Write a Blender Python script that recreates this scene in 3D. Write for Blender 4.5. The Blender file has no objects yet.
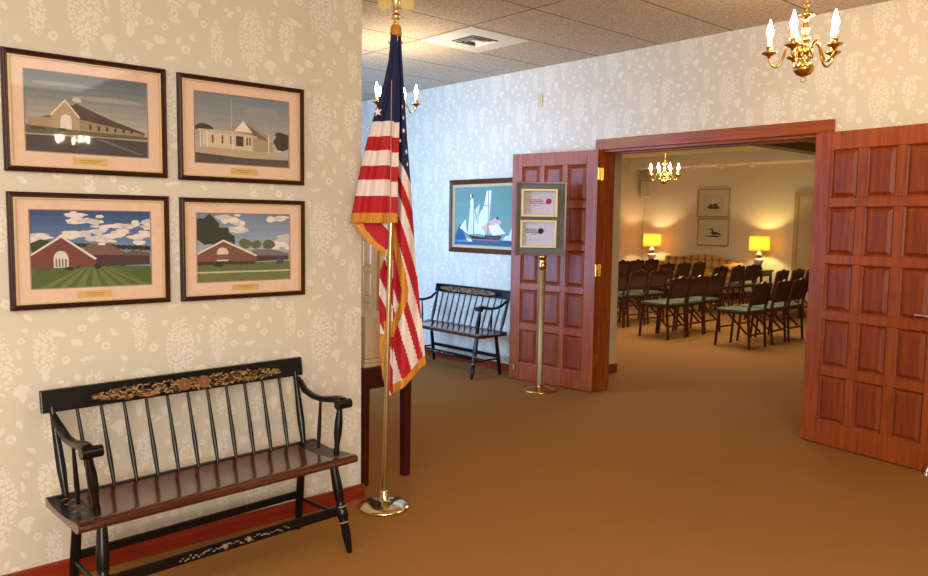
import bpy, bmesh, math, random
from mathutils import Vector, Matrix
from math import sin, cos, pi, radians as R_

# ------------------------------------------------------------------ camera, world, lights
sc = bpy.context.scene
COL = sc.collection
HC, FPX = 1.45, 767.972
YAW, PIT, ROL = R_(48.50031), R_(4.98018), R_(0.81270653)
_f = Vector((-sin(YAW)*cos(PIT), cos(YAW)*cos(PIT), -sin(PIT)))
_r0 = Vector((cos(YAW), sin(YAW), 0)); _u0 = _r0.cross(_f)
_r = cos(ROL)*_r0 + sin(ROL)*_u0
_u = -sin(ROL)*_r0 + cos(ROL)*_u0
CAM = Vector((0, 0, HC))
cd = bpy.data.cameras.new('camera'); cam = bpy.data.objects.new('camera', cd); COL.objects.link(cam)
cd.sensor_width = 36.0; cd.lens = FPX/928*36.0; cd.clip_start = 0.02
M = Matrix((( _r.x, _u.x, -_f.x, CAM.x), (_r.y, _u.y, -_f.y, CAM.y), (_r.z, _u.z, -_f.z, CAM.z), (0, 0, 0, 1)))
cam.matrix_world = M
sc.camera = cam

w = bpy.data.worlds.new('world'); sc.world = w; w.use_nodes = True
bg = w.node_tree.nodes['Background']; bg.inputs[0].default_value = (.55, .74, 1, 1); bg.inputs[1].default_value = 2.5

def area(name, loc, rot, sx, sy, power, color, spread=180):
    l = bpy.data.lights.new(name, 'AREA'); l.shape = 'RECTANGLE'; l.size = sx; l.size_y = sy
    l.energy = power; l.color = color; l.spread = R_(spread)
    o = bpy.data.objects.new(name, l); o.location = loc; o.rotation_euler = rot; COL.objects.link(o); return o
# daylight entering through the bay window behind the papered wall
area('daylight', (-6.3, 2.0, 1.5), (R_(90), 0, 0), 2.6, 2.0, 76, (.24, .50, 1.0), 125)
# warm unseen fill added under the ceilings of lobby and dimmer room behind
area('ceiling_fill', (1.2, 1.0, 2.80), (0, 0, 0), 3.0, 3.0, 66, (1, .91, .79))
area('ceiling_fill', (-1.0, -1.6, 2.80), (0, 0, 0), 3.0, 1.4, 48, (1, .92, .80))
area('soft_wall_fill', (2.6, -1.6, 1.9), (R_(84), 0, R_(62)), 2.2, 1.6, 115, (1, .97, .92))  # added fill that lifts the papered wall
area('ceiling_fill', (-5.5, 9.0, 2.80), (0, 0, 0), 3.0, 3.0, 76, (1, .90, .76))  # added fill over the chair rows, no fixture there
vs = sc.view_settings
vs.view_transform = 'Standard'; vs.look = 'None'; vs.gamma = 1; vs.use_curve_mapping = False; vs.exposure = 0.8
sc.cycles.use_denoising = True
sc.cycles.max_bounces = 8; sc.cycles.diffuse_bounces = 4; sc.cycles.glossy_bounces = 4
sc.cycles.sample_clamp_indirect = 4.0
sc.cycles.caustics_reflective = False; sc.cycles.caustics_refractive = False

# ------------------------------------------------------------------ helpers
def ray(x, y): return _f + (x-464)/FPX*_r - (y-288)/FPX*_u

def lin(c):
    return tuple((v/255/12.92 if v/255 <= .04045 else ((v/255+.055)/1.055)**2.4) for v in c)

class NT:
    def __init__(s, name):
        s.m = bpy.data.materials.new(name); s.m.use_nodes = True; s.t = s.m.node_tree
        s.b = s.t.nodes['Principled BSDF']
    def n(s, typ, **kw):
        nd = s.t.nodes.new(typ)
        for k, v in kw.items():
            if k.startswith('i_'):
                key = k[2:]; key = int(key) if key.isdigit() else key
                nd.inputs[key].default_value = v
            else: setattr(nd, k, v)
        return nd
    def l(s, a, b): s.t.links.new(a, b)
    def math(s, op, a, b=None, clamp=False):
        nd = s.t.nodes.new('ShaderNodeMath'); nd.operation = op; nd.use_clamp = clamp
        for i, v in enumerate((a, b)):
            if v is None: continue
            if isinstance(v, (int, float)): nd.inputs[i].default_value = v
            else: s.l(v, nd.inputs[i])
        return nd.outputs[0]
    def mix(s, fac, a, b):
        nd = s.t.nodes.new('ShaderNodeMix'); nd.data_type = 'RGBA'
        for sock, v in ((nd.inputs[0], fac), (nd.inputs[6], a), (nd.inputs[7], b)):
            if hasattr(v, 'is_output'): s.l(v, sock)
            elif isinstance(v, (int, float)): sock.default_value = v
            else: sock.default_value = (*v, 1)
        return nd.outputs[2]

_mc = {}
def plain(name, rgb, rough=.6, metal=0, spec=.5, coat=0):
    k = (name, rgb, rough, metal)
    if k in _mc: return _mc[k]
    t = NT(name); b = t.b
    nz = t.n('ShaderNodeTexNoise', i_Scale=35.0); tc = t.n('ShaderNodeTexCoord'); t.l(tc.outputs['Object'], nz.inputs['Vector'])
    c = lin(rgb); t.l(t.mix(nz.outputs[0], tuple(v*.92 for v in c), tuple(min(1, v*1.08) for v in c)), b.inputs['Base Color'])
    b.inputs['Roughness'].default_value = rough; b.inputs['Metallic'].default_value = metal
    b.inputs['Specular IOR Level'].default_value = spec; b.inputs['Coat Weight'].default_value = coat
    b.inputs['Coat Roughness'].default_value = .12
    _mc[k] = t.m; return t.m

def wood(name, a, b_, axis=2, rough=.32, coat=.3, scale=6.0, spec=.3):
    t = NT(name); tc = t.n('ShaderNodeTexCoord')
    mp = t.n('ShaderNodeMapping'); s = [scale*6]*3; s[axis] = scale*.45; mp.inputs['Scale'].default_value = s
    t.l(tc.outputs['Object'], mp.inputs[0])
    nz = t.n('ShaderNodeTexNoise', i_Scale=1.0, i_Detail=5.0, i_Roughness=.6, i_Distortion=.6); t.l(mp.outputs[0], nz.inputs['Vector'])
    r = t.n('ShaderNodeValToRGB'); r.color_ramp.elements[0].position = .3; r.color_ramp.elements[1].position = .72
    r.color_ramp.elements[0].color = (*lin(a), 1); r.color_ramp.elements[1].color = (*lin(b_), 1)
    t.l(nz.outputs[0], r.inputs[0]); t.l(r.outputs[0], t.b.inputs['Base Color'])
    t.b.inputs['Roughness'].default_value = rough; t.b.inputs['Coat Weight'].default_value = coat; t.b.inputs['Coat Roughness'].default_value = .15; t.b.inputs['Specular IOR Level'].default_value = spec
    return t.m

def emis(name, rgb, strength):
    t = NT(name); t.b.inputs['Base Color'].default_value = (*rgb, 1)
    t.b.inputs['Emission Color'].default_value = (*rgb, 1); t.b.inputs['Emission Strength'].default_value = strength
    return t.m

def wallpaper():
    """pale leafy plumes, round blossoms, mushrooms and birds on a beige ground"""
    t = NT('floral_wallpaper'); geo = t.n('ShaderNodeNewGeometry')
    sep = t.n('ShaderNodeSeparateXYZ'); t.l(geo.outputs['Position'], sep.inputs[0])
    u = t.math('ADD', sep.outputs[0], sep.outputs[1]); v = sep.outputs[2]
    TW, TH = .35, .52
    cmb = t.n('ShaderNodeCombineXYZ'); t.l(u, cmb.inputs[0]); t.l(v, cmb.inputs[1])
    nz = t.n('ShaderNodeTexNoise', i_Scale=70.0, i_Detail=2.0); t.l(cmb.outputs[0], nz.inputs['Vector'])
    # column index gives a half drop
    cu = t.math('DIVIDE', u, TW); ci = t.math('FLOOR', cu); drop = t.math('MULTIPLY', t.math('MODULO', t.math('ADD', ci, 400.0), 2.0), TH*.37)
    fu = t.math('MULTIPLY', t.math('FRACT', cu), TW)
    fv = t.math('MULTIPLY', t.math('FRACT', t.math('DIVIDE', t.math('ADD', v, drop), TH)), TH)
    jit = t.math('MULTIPLY', t.math('SUBTRACT', nz.outputs[0], 0.5), .016)
    jit2 = t.math('MULTIPLY', t.math('SUBTRACT', nz.outputs['Color'], .5), .028) if False else jit
    pu = t.math('ADD', fu, jit); pv = t.math('SUBTRACT', fv, jit2)
    P = t.n('ShaderNodeCombineXYZ'); t.l(pu, P.inputs[0]); t.l(pv, P.inputs[1]); P = P.outputs[0]
    def ell(cx, cy, rx, ry, rot=0.0):
        mp = t.n('ShaderNodeMapping'); mp.vector_type = 'TEXTURE'
        mp.inputs['Location'].default_value = (cx, cy, 0); mp.inputs['Rotation'].default_value = (0, 0, R_(rot)); mp.inputs['Scale'].default_value = (rx, ry, 1)
        t.l(P, mp.inputs[0]); ln = t.n('ShaderNodeVectorMath', operation='LENGTH'); t.l(mp.outputs[0], ln.inputs[0]); return ln.outputs['Value']
    def mn(lst):
        a = lst[0]
        for b in lst[1:]: a = t.math('MINIMUM', a, b)
        return a
    # leafy plumes: voronoi leaflets inside tall ellipses
    vm = t.n('ShaderNodeMapping'); vm.inputs['Scale'].default_value = (88, 70, 1); vm.inputs['Rotation'].default_value = (0, 0, .5); t.l(P, vm.inputs[0])
    vo = t.n('ShaderNodeTexVoronoi', i_Scale=1.0); vo.voronoi_dimensions = '2D'; t.l(vm.outputs[0], vo.inputs['Vector'])
    leaf = t.math('LESS_THAN', vo.outputs['Distance'], .46)
    plume = mn([ell(.085, .36, .062, .135), ell(.085, .21, .014, .04), ell(.255, .40, .042, .085), ell(.265, .13, .030, .085)])
    pm = t.math('MULTIPLY', t.math('LESS_THAN', t.math('ADD', plume, t.math('MULTIPLY', t.math('SUBTRACT', vo.outputs['Distance'], .3), .55)), 1.0), leaf)
    solid = mn([ell(.085, .19, .024, .012), ell(.255, .305, .014, .022), ell(.17, .26, .030, .020, 20), ell(.175, .235, .012, .022),
                ell(.02, .10, .026, .016, -15), ell(.33, .26, .020, .011, 35), ell(.31, .275, .010, .008), ell(.30, .47, .034, .011, -25),
                ell(.19, .49, .012, .009), ell(.06, .03, .030, .008, 10), ell(.16, .13, .010, .016, 30), ell(.20, .02, .018, .009, -40),
                ell(.10, .11, .009, .018, -20), ell(.02, .48, .012, .015), ell(.165, .40, .007, .024, 10)])
    sm = t.math('LESS_THAN', solid, 1.0)
    rings = mn([ell(.13, .075, .019, .018), ell(.045, .155, .015, .014), ell(.21, .195, .016, .016), ell(.33, .36, .015, .016),
                ell(.165, .335, .013, .013), ell(.32, .05, .018, .018), ell(.175, .45, .014, .013)])
    rm = t.math('MULTIPLY', t.math('LESS_THAN', rings, 1.0), t.math('GREATER_THAN', rings, .38))
    mask = t.math('MAXIMUM', t.math('MAXIMUM', pm, sm), rm)
    n2 = t.n('ShaderNodeTexNoise', i_Scale=9.0); t.l(cmb.outputs[0], n2.inputs['Vector'])
    mk = t.math('MULTIPLY', mask, t.math('ADD', .55, t.math('MULTIPLY', n2.outputs[0], .5)))
    col = t.mix(mk, lin((204, 195, 176)), lin((223, 216, 202)))
    t.l(col, t.b.inputs['Base Color']); t.b.inputs['Roughness'].default_value = .62; t.b.inputs['Specular IOR Level'].default_value = .3
    return t.m

def carpet():
    t = NT('carpet_pile'); tc = t.n('ShaderNodeNewGeometry')
    a = t.n('ShaderNodeTexNoise', i_Scale=230.0, i_Detail=2.0); b = t.n('ShaderNodeTexNoise', i_Scale=1.6, i_Detail=4.0)
    t.l(tc.outputs['Position'], a.inputs['Vector']); t.l(tc.outputs['Position'], b.inputs['Vector'])
    c = t.mix(a.outputs[0], lin((118, 78, 34)), lin((178, 124, 62)))
    c2 = t.mix(t.math('MULTIPLY', b.outputs[0], .35), c, lin((134, 90, 42)))
    t.l(c2, t.b.inputs['Base Color']); t.b.inputs['Roughness'].default_value = .95; t.b.inputs['Specular IOR Level'].default_value = .15
    bp = t.n('ShaderNodeBump', i_Strength=.5, i_Distance=.004); t.l(a.outputs[0], bp.inputs['Height']); t.l(bp.outputs[0], t.b.inputs['Normal'])
    return t.m

def ceiling_mat(name, a, b, grid=True):
    t = NT(name); g = t.n('ShaderNodeNewGeometry'); sep = t.n('ShaderNodeSeparateXYZ'); t.l(g.outputs['Position'], sep.inputs[0])
    n1 = t.n('ShaderNodeTexNoise', i_Scale=75.0, i_Detail=3.0); t.l(g.outputs['Position'], n1.inputs['Vector'])
    rr = t.n('ShaderNodeValToRGB'); rr.color_ramp.elements[0].position = .40; rr.color_ramp.elements[1].position = .56
    rr.color_ramp.elements[0].color = (*lin(a), 1); rr.color_ramp.elements[1].color = (*lin(b), 1); t.l(n1.outputs[0], rr.inputs[0])
    def line(c, per, off, hw):
        x = t.math('FRACT', t.math('DIVIDE', t.math('ADD', c, off), per))
        return t.math('LESS_THAN', t.math('MINIMUM', x, t.math('SUBTRACT', 1.0, x)), hw/per)
    lx = line(sep.outputs[0], .61, 6.1+4.21, .006); ly = line(sep.outputs[1], 2.44, 24.4-3.755, .006)
    m = t.math('MAXIMUM', lx, ly)
    col = t.mix(m, rr.outputs[0], lin((96, 80, 62)))
    t.l(col, t.b.inputs['Base Color']); t.b.inputs['Roughness'].default_value = .85
    bp = t.n('ShaderNodeBump', i_Strength=.35, i_Distance=.004); t.l(n1.outputs[0], bp.inputs['Height']); t.l(bp.outputs[0], t.b.inputs['Normal'])
    return t.m

def plaid():
    t = NT('gold_plaid'); tc = t.n('ShaderNodeTexCoord'); sep = t.n('ShaderNodeSeparateXYZ'); t.l(tc.outputs['Object'], sep.inputs[0])
    def band(c, per, wd):
        x = t.math('FRACT', t.math('DIVIDE', t.math('ADD', c, 10.0), per)); return t.math('LESS_THAN', x, wd)
    a = t.math('ADD', t.math('MULTIPLY', band(sep.outputs[0], .16, .34), .5), t.math('MULTIPLY', band(sep.outputs[2], .16, .3), .4))
    t.l(t.mix(a, lin((205, 158, 78)), lin((120, 72, 34))), t.b.inputs['Base Color']); t.b.inputs['Roughness'].default_value = .9
    return t.m

class MB:
    """collects shapes, then links them as ONE mesh object"""
    def __init__(s): s.v = []; s.f = []; s.mi = []; s.sm = []
    def add(s, vs, fs, mi=0, sm=False):
        k = len(s.v); s.v += [tuple(v) for v in vs]
        for f in fs: s.f.append([i+k for i in f]); s.mi.append(mi); s.sm.append(sm)
    def box(s, c, d, mi=0, rot=None, taper=1.0):
        x, y, z = (q/2 for q in d); vs = []
        for k, (a, b, e) in enumerate([(-1,-1,-1),(1,-1,-1),(1,1,-1),(-1,1,-1),(-1,-1,1),(1,-1,1),(1,1,1),(-1,1,1)]):
            q = taper if e < 0 else 1.0
            p = Vector((a*x*q, b*y*q, e*z))
            if rot is not None: p = rot @ p
            vs.append(p + Vector(c))
        s.add(vs, [(0,3,2,1),(4,5,6,7),(0,1,5,4),(1,2,6,5),(2,3,7,6),(3,0,4,7)], mi)
    def bar(s, a, b, wx, wy, mi=0, up=(0, 0, 1), taper=1.0):
        a = Vector(a); b = Vector(b); d = (b-a); L = d.length; z = d.normalized(); upv = Vector(up)
        if abs(z.dot(upv)) > .98: upv = Vector((0, 1, 0))
        x = upv.cross(z).normalized(); y = z.cross(x)
        s.box((a+b)/2, (wx, wy, L), mi, Matrix((x, y, z)).transposed(), taper)
    def tube(s, pts, rad, seg=10, mi=0, cap=True, sy=1.0):
        pts = [Vector(p) for p in pts]; n = len(pts)
        if not hasattr(rad, '__len__'): rad = [rad]*n
        vs = []; x = None
        for i, p in enumerate(pts):
            d = (pts[min(i+1, n-1)]-pts[max(i-1, 0)]).normalized()
            if x is None:
                up = Vector((0, 0, 1)) if abs(d.z) < .9 else Vector((0, 1, 0)); x = up.cross(d).normalized()
            else: x = (x - d*x.dot(d)).normalized()
            y = d.cross(x)
            for k in range(seg):
                a = 2*pi*k/seg; vs.append(p + (x*cos(a) + y*sin(a)*sy)*rad[i])
        fs = [(i*seg+k, i*seg+(k+1) % seg, (i+1)*seg+(k+1) % seg, (i+1)*seg+k) for i in range(n-1) for k in range(seg)]
        s.add(vs, fs, mi, True)
        if cap:
            s.add(vs[:seg], [tuple(range(seg))[::-1]], mi); s.add(vs[-seg:], [tuple(range(seg))], mi)
    def lathe(s, prof, c=(0, 0, 0), seg=24, mi=0, rot=None):
        vs = []; c = Vector(c)
        for r, z in prof:
            for k in range(seg):
                p = Vector((r*cos(2*pi*k/seg), r*sin(2*pi*k/seg), z))
                if rot is not None: p = rot @ p
                vs.append(p+c)
        n = len(prof)
        fs = [(i*seg+k, i*seg+(k+1) % seg, (i+1)*seg+(k+1) % seg, (i+1)*seg+k) for i in range(n-1) for k in range(seg)]
        s.add(vs, fs, mi, True)
    def turned(s, a, b, prof, seg=12, mi=0):
        """turned spindle from a to b; prof = (t along, radius)"""
        a = Vector(a); b = Vector(b); pts = [a.lerp(b, t) for t, r in prof]; s.tube(pts, [r for t, r in prof], seg, mi)
    def prism(s, poly, y0, y1, mi=0, sm=False):
        """outline in x,z extruded along y"""
        n = len(poly); vs = [(x, y0, z) for x, z in poly]+[(x, y1, z) for x, z in poly]
        s.add(vs, [tuple(range(n)), tuple(range(2*n-1, n-1, -1))], mi); s.add(vs, [(i, i+n, (i+1) % n+n, (i+1) % n) for i in range(n)], mi, sm)
    def flat(s, poly, y, mi=0):
        s.add([(x, y, z) for x, z in poly], [tuple(range(len(poly)))], mi)
    def build(s, name, mats, parent=None, bevel=0, loc=None, bseg=2):
        me = bpy.data.meshes.new(name); me.from_pydata(s.v, [], s.f); 
        for m in (mats if isinstance(mats, (list, tuple)) else [mats]): me.materials.append(m)
        for p, mi, sm in zip(me.polygons, s.mi, s.sm): p.material_index = mi; p.use_smooth = sm
        bm = bmesh.new(); bm.from_mesh(me); bmesh.ops.recalc_face_normals(bm, faces=bm.faces); bm.to_mesh(me); bm.free()
        o = bpy.data.objects.new(name, me); COL.objects.link(o)
        if parent: o.parent = parent
        if loc: o.location = loc
        if bevel:
            b = o.modifiers.new('bevel', 'BEVEL'); b.width = bevel; b.segments = bseg; b.limit_method = 'ANGLE'; b.angle_limit = R_(40)
        return o

def root(name, label=None, cat=None, loc=(0, 0, 0), rz=0, group=None, kind=None):
    o = bpy.data.objects.new(name, None); o.empty_display_size = .1; COL.objects.link(o); o.location = loc; o.rotation_euler = (0, 0, rz)
    return tag(o, label, cat, group, kind)
def tag(o, label=None, cat=None, group=None, kind=None):
    for k, v in (('label', label), ('category', cat), ('group', group), ('kind', kind)):
        if v: o[k] = v
    return o
def copy_tree(o, parent=None):
    c = o.copy(); COL.objects.link(c); c.parent = parent
    for ch in list(o.children): copy_tree(ch, c)
    return c
def struct(name, mb, mats, label=None, bevel=0, cat=None):
    return tag(mb.build(name, mats, None, bevel), label, cat, kind='structure')
def circ(cx, cz, r, n=10, rz=None, a0=0):
    rz = r if rz is None else rz
    return [(cx+r*cos(a0+2*pi*k/n), cz+rz*sin(a0+2*pi*k/n)) for k in range(n)]

# ------------------------------------------------------------------ materials
PAPER = wallpaper()
FARW = plain('cream_wall_paint', (214, 200, 174), .7)
CARP = carpet()
CEIL = ceiling_mat('acoustic_ceiling_tile', (176, 157, 130), (208, 189, 162))
CEIL2 = ceiling_mat('cream_ceiling_tile', (208, 196, 168), (216, 204, 178))
DOORW = wood('red_mahogany', (122, 50, 13), (164, 80, 26), rough=.42, coat=.05)
DOORP = wood('red_mahogany_panel', (106, 40, 11), (146, 64, 22), rough=.42, coat=.05)
CASEW = wood('mahogany_casing', (122, 54, 16), (162, 82, 30), rough=.42, coat=.05)
CASEH = wood('mahogany_header', (122, 54, 16), (162, 82, 30), axis=0, rough=.42, coat=.05)
LIGHTW = wood('honey_oak', (184, 112, 56), (214, 146, 86))
BASEW = wood('baseboard_wood', (110, 30, 16), (146, 50, 26), axis=1)
BLACK = plain('black_lacquer', (7, 7, 8), .28, spec=.35, coat=.05)
SEATW = wood('polished_seat_wood', (50, 17, 7), (92, 42, 19), axis=0, rough=.16, coat=.7)
GOLD = plain('gold_stencil', (150, 118, 68), .5)
GOLD2 = plain('bronze_stencil', (88, 60, 30), .5)
ROSE = plain('rose_stencil', (134, 80, 50), .5)
GREY = plain('faded_stencil', (122, 108, 92), .6)
BRASS = plain('polished_brass', (214, 172, 92), .18, 1)
BRASSD = plain('satin_brass', (164, 140, 94), .5, .6)
STEEL = plain('brushed_steel', (200, 196, 190), .3, 1)
IVORY = plain('ivory_sleeve', (236, 214, 170), .5)
FLAME = emis('lit_candle_bulb', (1, .76, .46), 210)
MAHOG = wood('dark_red_wood', (42, 8, 8), (70, 16, 14))
CREAM = plain('cream_plastic', (214, 204, 176), .5)
WHITEP = plain('white_paint', (222, 216, 200), .6)
def glass_mat(name='picture_glass'):
    t = NT(name); nt = t.t; nt.nodes.remove(t.b); out = nt.nodes['Material Output']
    tr = t.n('ShaderNodeBsdfTransparent'); gl = t.n('ShaderNodeBsdfGlossy', i_Roughness=.03); lw = t.n('ShaderNodeLayerWeight', i_Blend=.5); fr = t.math('ADD', t.math('MULTIPLY', t.math('POWER', lw.outputs['Facing'], 5.0), .9), .04)
    mx = t.n('ShaderNodeMixShader'); t.l(fr, mx.inputs[0]); t.l(tr.outputs[0], mx.inputs[1]); t.l(gl.outputs[0], mx.inputs[2]); t.l(mx.outputs[0], out.inputs[0])
    return t.m
GLASS = glass_mat(); WINGLASS = glass_mat('window_glass')

# ------------------------------------------------------------------ the shell
XA, YB, ZC = -3.28, 5.2, 2.845       # papered wall with photographs, doorway wall, ceiling
YF, XL = 14.3, -10.2                 # far wall and left wall of the room behind
OX0, OX1, OZ = -4.145, -2.31, 2.065  # double doorway
XR = 6.2
m = MB(); m.box(((-11+XR)/2, 6.2, -.05), (XR+11, 17, .1)); struct('floor', m, CARP)
m = MB(); m.box(((-9.6+XR)/2, (YB-2.6)/2, ZC+.05), (XR+9.6, YB+2.6, .1)); struct('ceiling', m, CEIL)
m = MB(); m.box(((XL+2)/2, (YB+.15+YF+.1)/2, ZC+.06), (2-XL+.2, YF-YB, .12)); struct('ceiling', m, CEIL2)
m = MB(); m.box((XA-.06, (-2.5+2.2)/2, ZC/2), (.12, 4.7, ZC)); struct('wall_left', m, PAPER)
# wall of the bay, with a tall window
m = MB(); WX0, WX1 = -7.6, -5.0
m.box(((WX1+XA-.12)/2, 2.14, ZC/2), (XA-.12-WX1, .12, ZC)); m.box(((WX0-9.5)/2, 2.14, ZC/2), (WX0+9.5, .12, ZC))
m.box(((WX0+WX1)/2, 2.14, .25), (WX1-WX0, .12, .5)); m.box(((WX0+WX1)/2, 2.14, (2.5+ZC)/2), (WX1-WX0, .12, ZC-2.5)); struct('wall_bay', m, PAPER)
wn = root('window_1', kind='structure'); m = MB()
for x in (WX0+.03, -6.3, WX1-.03): m.box((x, 2.14, 1.5), (.06, .10, 2.0))
for z in (.53, 1.6, 2.47): m.box(((WX0+WX1)/2, 2.14, z), (WX1-WX0, .09, .06))
m.build('window_frame', WHITEP, wn)
m = MB(); m.flat([(WX0+.03, .53), (WX1-.03, .53), (WX1-.03, 2.47), (WX0+.03, 2.47)], 2.14); m.build('pane', WINGLASS, wn)
m = MB(); m.box((-9.56, 3.7, ZC/2), (.12, 3.3, ZC)); struct('wall_far_left', m, PAPER)
m = MB()   # doorway wall
m.box(((-9.5+OX0)/2, YB+.075, ZC/2), (OX0+9.5, .15, ZC)); m.box(((OX1+XR)/2, YB+.075, ZC/2), (XR-OX1, .15, ZC))
m.box(((OX0+OX1)/2, YB+.075, (OZ+ZC)/2), (OX1-OX0, .15, ZC-OZ)); struct('wall_doorway', m, PAPER)
m = MB(); m.box((XR+.06, (YB-2.6)/2, ZC/2), (.12, YB+2.6, ZC)); struct('wall_right', m, PAPER)
m = MB(); m.box(((XA+XR)/2, -2.56, ZC/2), (XR-XA+.2, .12, ZC)); struct('wall_back', m, PAPER)
# room behind
m = MB(); m.box(((XL+2)/2, YF+.06, ZC/2), (2-XL+.2, .12, ZC)); struct('wall_far', m, FARW)
m = MB(); m.box((XL-.06, (YB+YF)/2+.1, ZC/2), (.12, YF-YB+.1, ZC)); struct('wall_far_room_left', m, FARW)
m = MB(); m.box((2.06, (YB+YF)/2+.1, ZC/2), (.12, YF-YB, ZC)); struct('wall_far_room_right', m, FARW)
m = MB(); m.box((-5.09, 5.96, ZC/2), (1.06, .12, ZC)); struct('wall_partition', m, plain('partition_paint', (206, 184, 146), .7))
m = MB(); m.box((-5.09, 5.89, .045), (1.09, .015, .09)); m.box((-4.552, 5.96, .045), (.015, .15, .09)); struct('baseboard_partition', m, BASEW, bevel=.003)
m = MB(); m.box(((XL+2)/2, 14.02, 2.735), (2-XL, .56, .22)); struct('trim_soffit', m, plain('soffit_paint', (240, 228, 208), .7))
m = MB(); m.box((-6.12, 9.6, 2.775), (.26, 8.2, .14)); struct('trim_ceiling_beam', m, plain('beam_paint', (120, 110, 88), .7))
m = MB()   # casing on the left wall of the far room, with a chair rail
m.box((XL+.02, 13.33, 1.27), (.04, .09, 2.54)); m.box((XL+.02, 9.6, 1.22), (.04, 7.4, .09)); m.box((XL+.02, 9.6, 2.54), (.04, 7.5, .07)); struct('trim_far_casing', m, WHITEP)
m = MB(); m.box(((XL+2)/2, YF-.008, .05), (2-XL, .016, .10)); struct('baseboard_far', m, BASEW)
m = MB(); m.box((XA+.008, -.15, .038), (.016, 4.72, .076)); m.box((XA-.06, 2.208, .038), (.152, .016, .076)); struct('baseboard_left', m, BASEW, bevel=.004)
m = MB(); m.box((-5.85, YB-.008, .038), (3.3, .016, .076)); m.box((2.0, YB-.008, .038), (8.4, .016, .076)); struct('baseboard_doorway', m, BASEW, bevel=.004)
m = MB(); m.box(((-9.5+XA)/2-.1, 2.208, .038), (5.9, .016, .076)); struct('baseboard_bay', m, BASEW)
# double doorway casing and jambs
m = MB(); CW = .095
m.box((OX0-.017, YB-.011, OZ/2), (.062, .022, OZ), 0); m.box((OX1+.036, YB-.011, OZ/2), (.09, .022, OZ), 0)
m.box(((OX0+OX1)/2+.0175, YB-.014, OZ+.041), (OX1-OX0+.135, .028, .087), 1)
m.box((OX0+.012, YB+.075, OZ/2), (.024, .15, OZ), 0); m.box((OX1-.012, YB+.075, OZ/2), (.024, .15, OZ), 0); m.box(((OX0+OX1)/2, YB+.075, OZ-.012), (OX1-OX0, .15, .024), 1)
m.box((OX0+.032, YB+.085, OZ/2), (.016, .05, OZ), 0); m.box((OX1-.032, YB+.085, OZ/2), (.016, .05, OZ), 0); m.box(((OX0+OX1)/2, YB+.085, OZ-.03), (OX1-OX0, .05, .014), 1)
struct('trim_doorway_casing', m, [CASEW, CASEH], bevel=.003)

# ------------------------------------------------------------------ panelled doors
def door_leaf(name, loc, rz, label, fw, pw, handed=1, hinges=True, handle=True, W=.885, H=2.05):
    d = root(name, label, 'door', loc, rz, kind='structure')
    st, mu, pn = .11, .055, (W-.22-.11)/3
    top, mr, ph, bot = .115, .058, .310, None
    rails = []; z = H-top
    m = MB(); T = .045
    for x in (st/2, W-st/2): m.box((x, 0, H/2+.008), (st, T, H))
    rows = []
    for k in range(5):
        rows.append((z-ph, z)); z -= ph
        if k < 4: m.box((W/2, 0, z-mr/2+.008), (W-2*st, T-.001, mr), 1); z -= mr
    m.box((W/2, 0, H-top/2+.008), (W-2*st, T-.001, top), 1); m.box((W/2, 0, z/2+.008), (W-2*st, T-.001, z), 1)
    for k in (0, 1):
        x = st+pn*(k+1)+mu*(k+.5)
        for a, b in rows: m.box((x, 0, (a+b)/2+.008), (mu, T-.002, b-a))
    m.build('door_frame', [fw, fw], d, .003)
    for a, b in rows:
        for k in range(3):
            x0 = st+k*(pn+mu); x1 = x0+pn; p = MB(); a2, b2 = a+.008, b+.008
            for s in (-1, 1):   # raised panel: recessed field edge, bevel, proud centre
                e, g = .012, .034
                o4 = [(x0, a2), (x1, a2), (x1, b2), (x0, b2)]
                i4 = [(x0+e, a2+e), (x1-e, a2+e), (x1-e, b2-e), (x0+e, b2-e)]
                c4 = [(x0+g, a2+g), (x1-g, a2+g), (x1-g, b2-g), (x0+g, b2-g)]
                vs = [(x, s*.013, z_) for x, z_ in o4]+[(x, s*.006, z_) for x, z_ in i4]+[(x, s*.019, z_) for x, z_ in c4]
                fs = [(i, (i+1) % 4, (i+1) % 4+4, i+4) for i in range(4)]+[(i+4, (i+1) % 4+4, (i+1) % 4+8, i+8) for i in range(4)]+[(8, 9, 10, 11)]
                p.add(vs, fs)
            p.build('door_panel', pw, d)
    if hinges:
        for z_ in (.28, 1.05, 1.86):
            h = MB(); h.box((-.001, handed*.0, z_), (.006, .040, .10)); h.tube([(-.008, handed*.026, z_-.05), (-.008, handed*.026, z_+.05)], .007, 10)
            h.box((-.012, handed*.030, z_), (.024, .004, .10)); h.build('hinge', BRASS, d)
    if handle:
        h = MB(); s = -1 if handed < 0 else 1
        for s in (-1, 1):
            h.lathe([(0, 0), (.026, 0), (.026, .006), (.02, .012), (.01, .014), (.01, .045), (0, .045)], (W-.06, s*.022, .93), 16, rot=Matrix.Rotation(-s*pi/2, 3, 'X'))
            h.tube([(W-.06, s*.062, .93), (W-.09, s*.066, .932), (W-.13, s*.064, .938), (W-.17, s*.058, .934)], [.009, .008, .007, .006], 10)
        h.build('lever_handle', STEEL, d)
    return d
dl = door_leaf('door_1', (OX0+.024, YB-.060, 0), R_(180+8.5), 'red-brown panelled door leaf folded back beside the ship painting', DOORW, DOORP, handed=-1, handle=False)
dr = door_leaf('door_2', (OX1-.002, YB-.050, 0), R_(-8.5), 'red-brown panelled door leaf with lever handle and floor stop, open beyond the doorway', DOORW, DOORP, handed=1, hinges=False)
m = MB(); m.tube([(.865, -.026, .115), (.855, -.05, .07), (.845, -.070, .022)], [.006, .006, .007], 8); m.lathe([(.012, -.012), (.012, .008), (.0, .010)], (.845, -.070, .012), 12); m.box((.865, -.024, .12), (.03, .006, .05)); m.build('door_stop', STEEL, dr)
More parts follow.
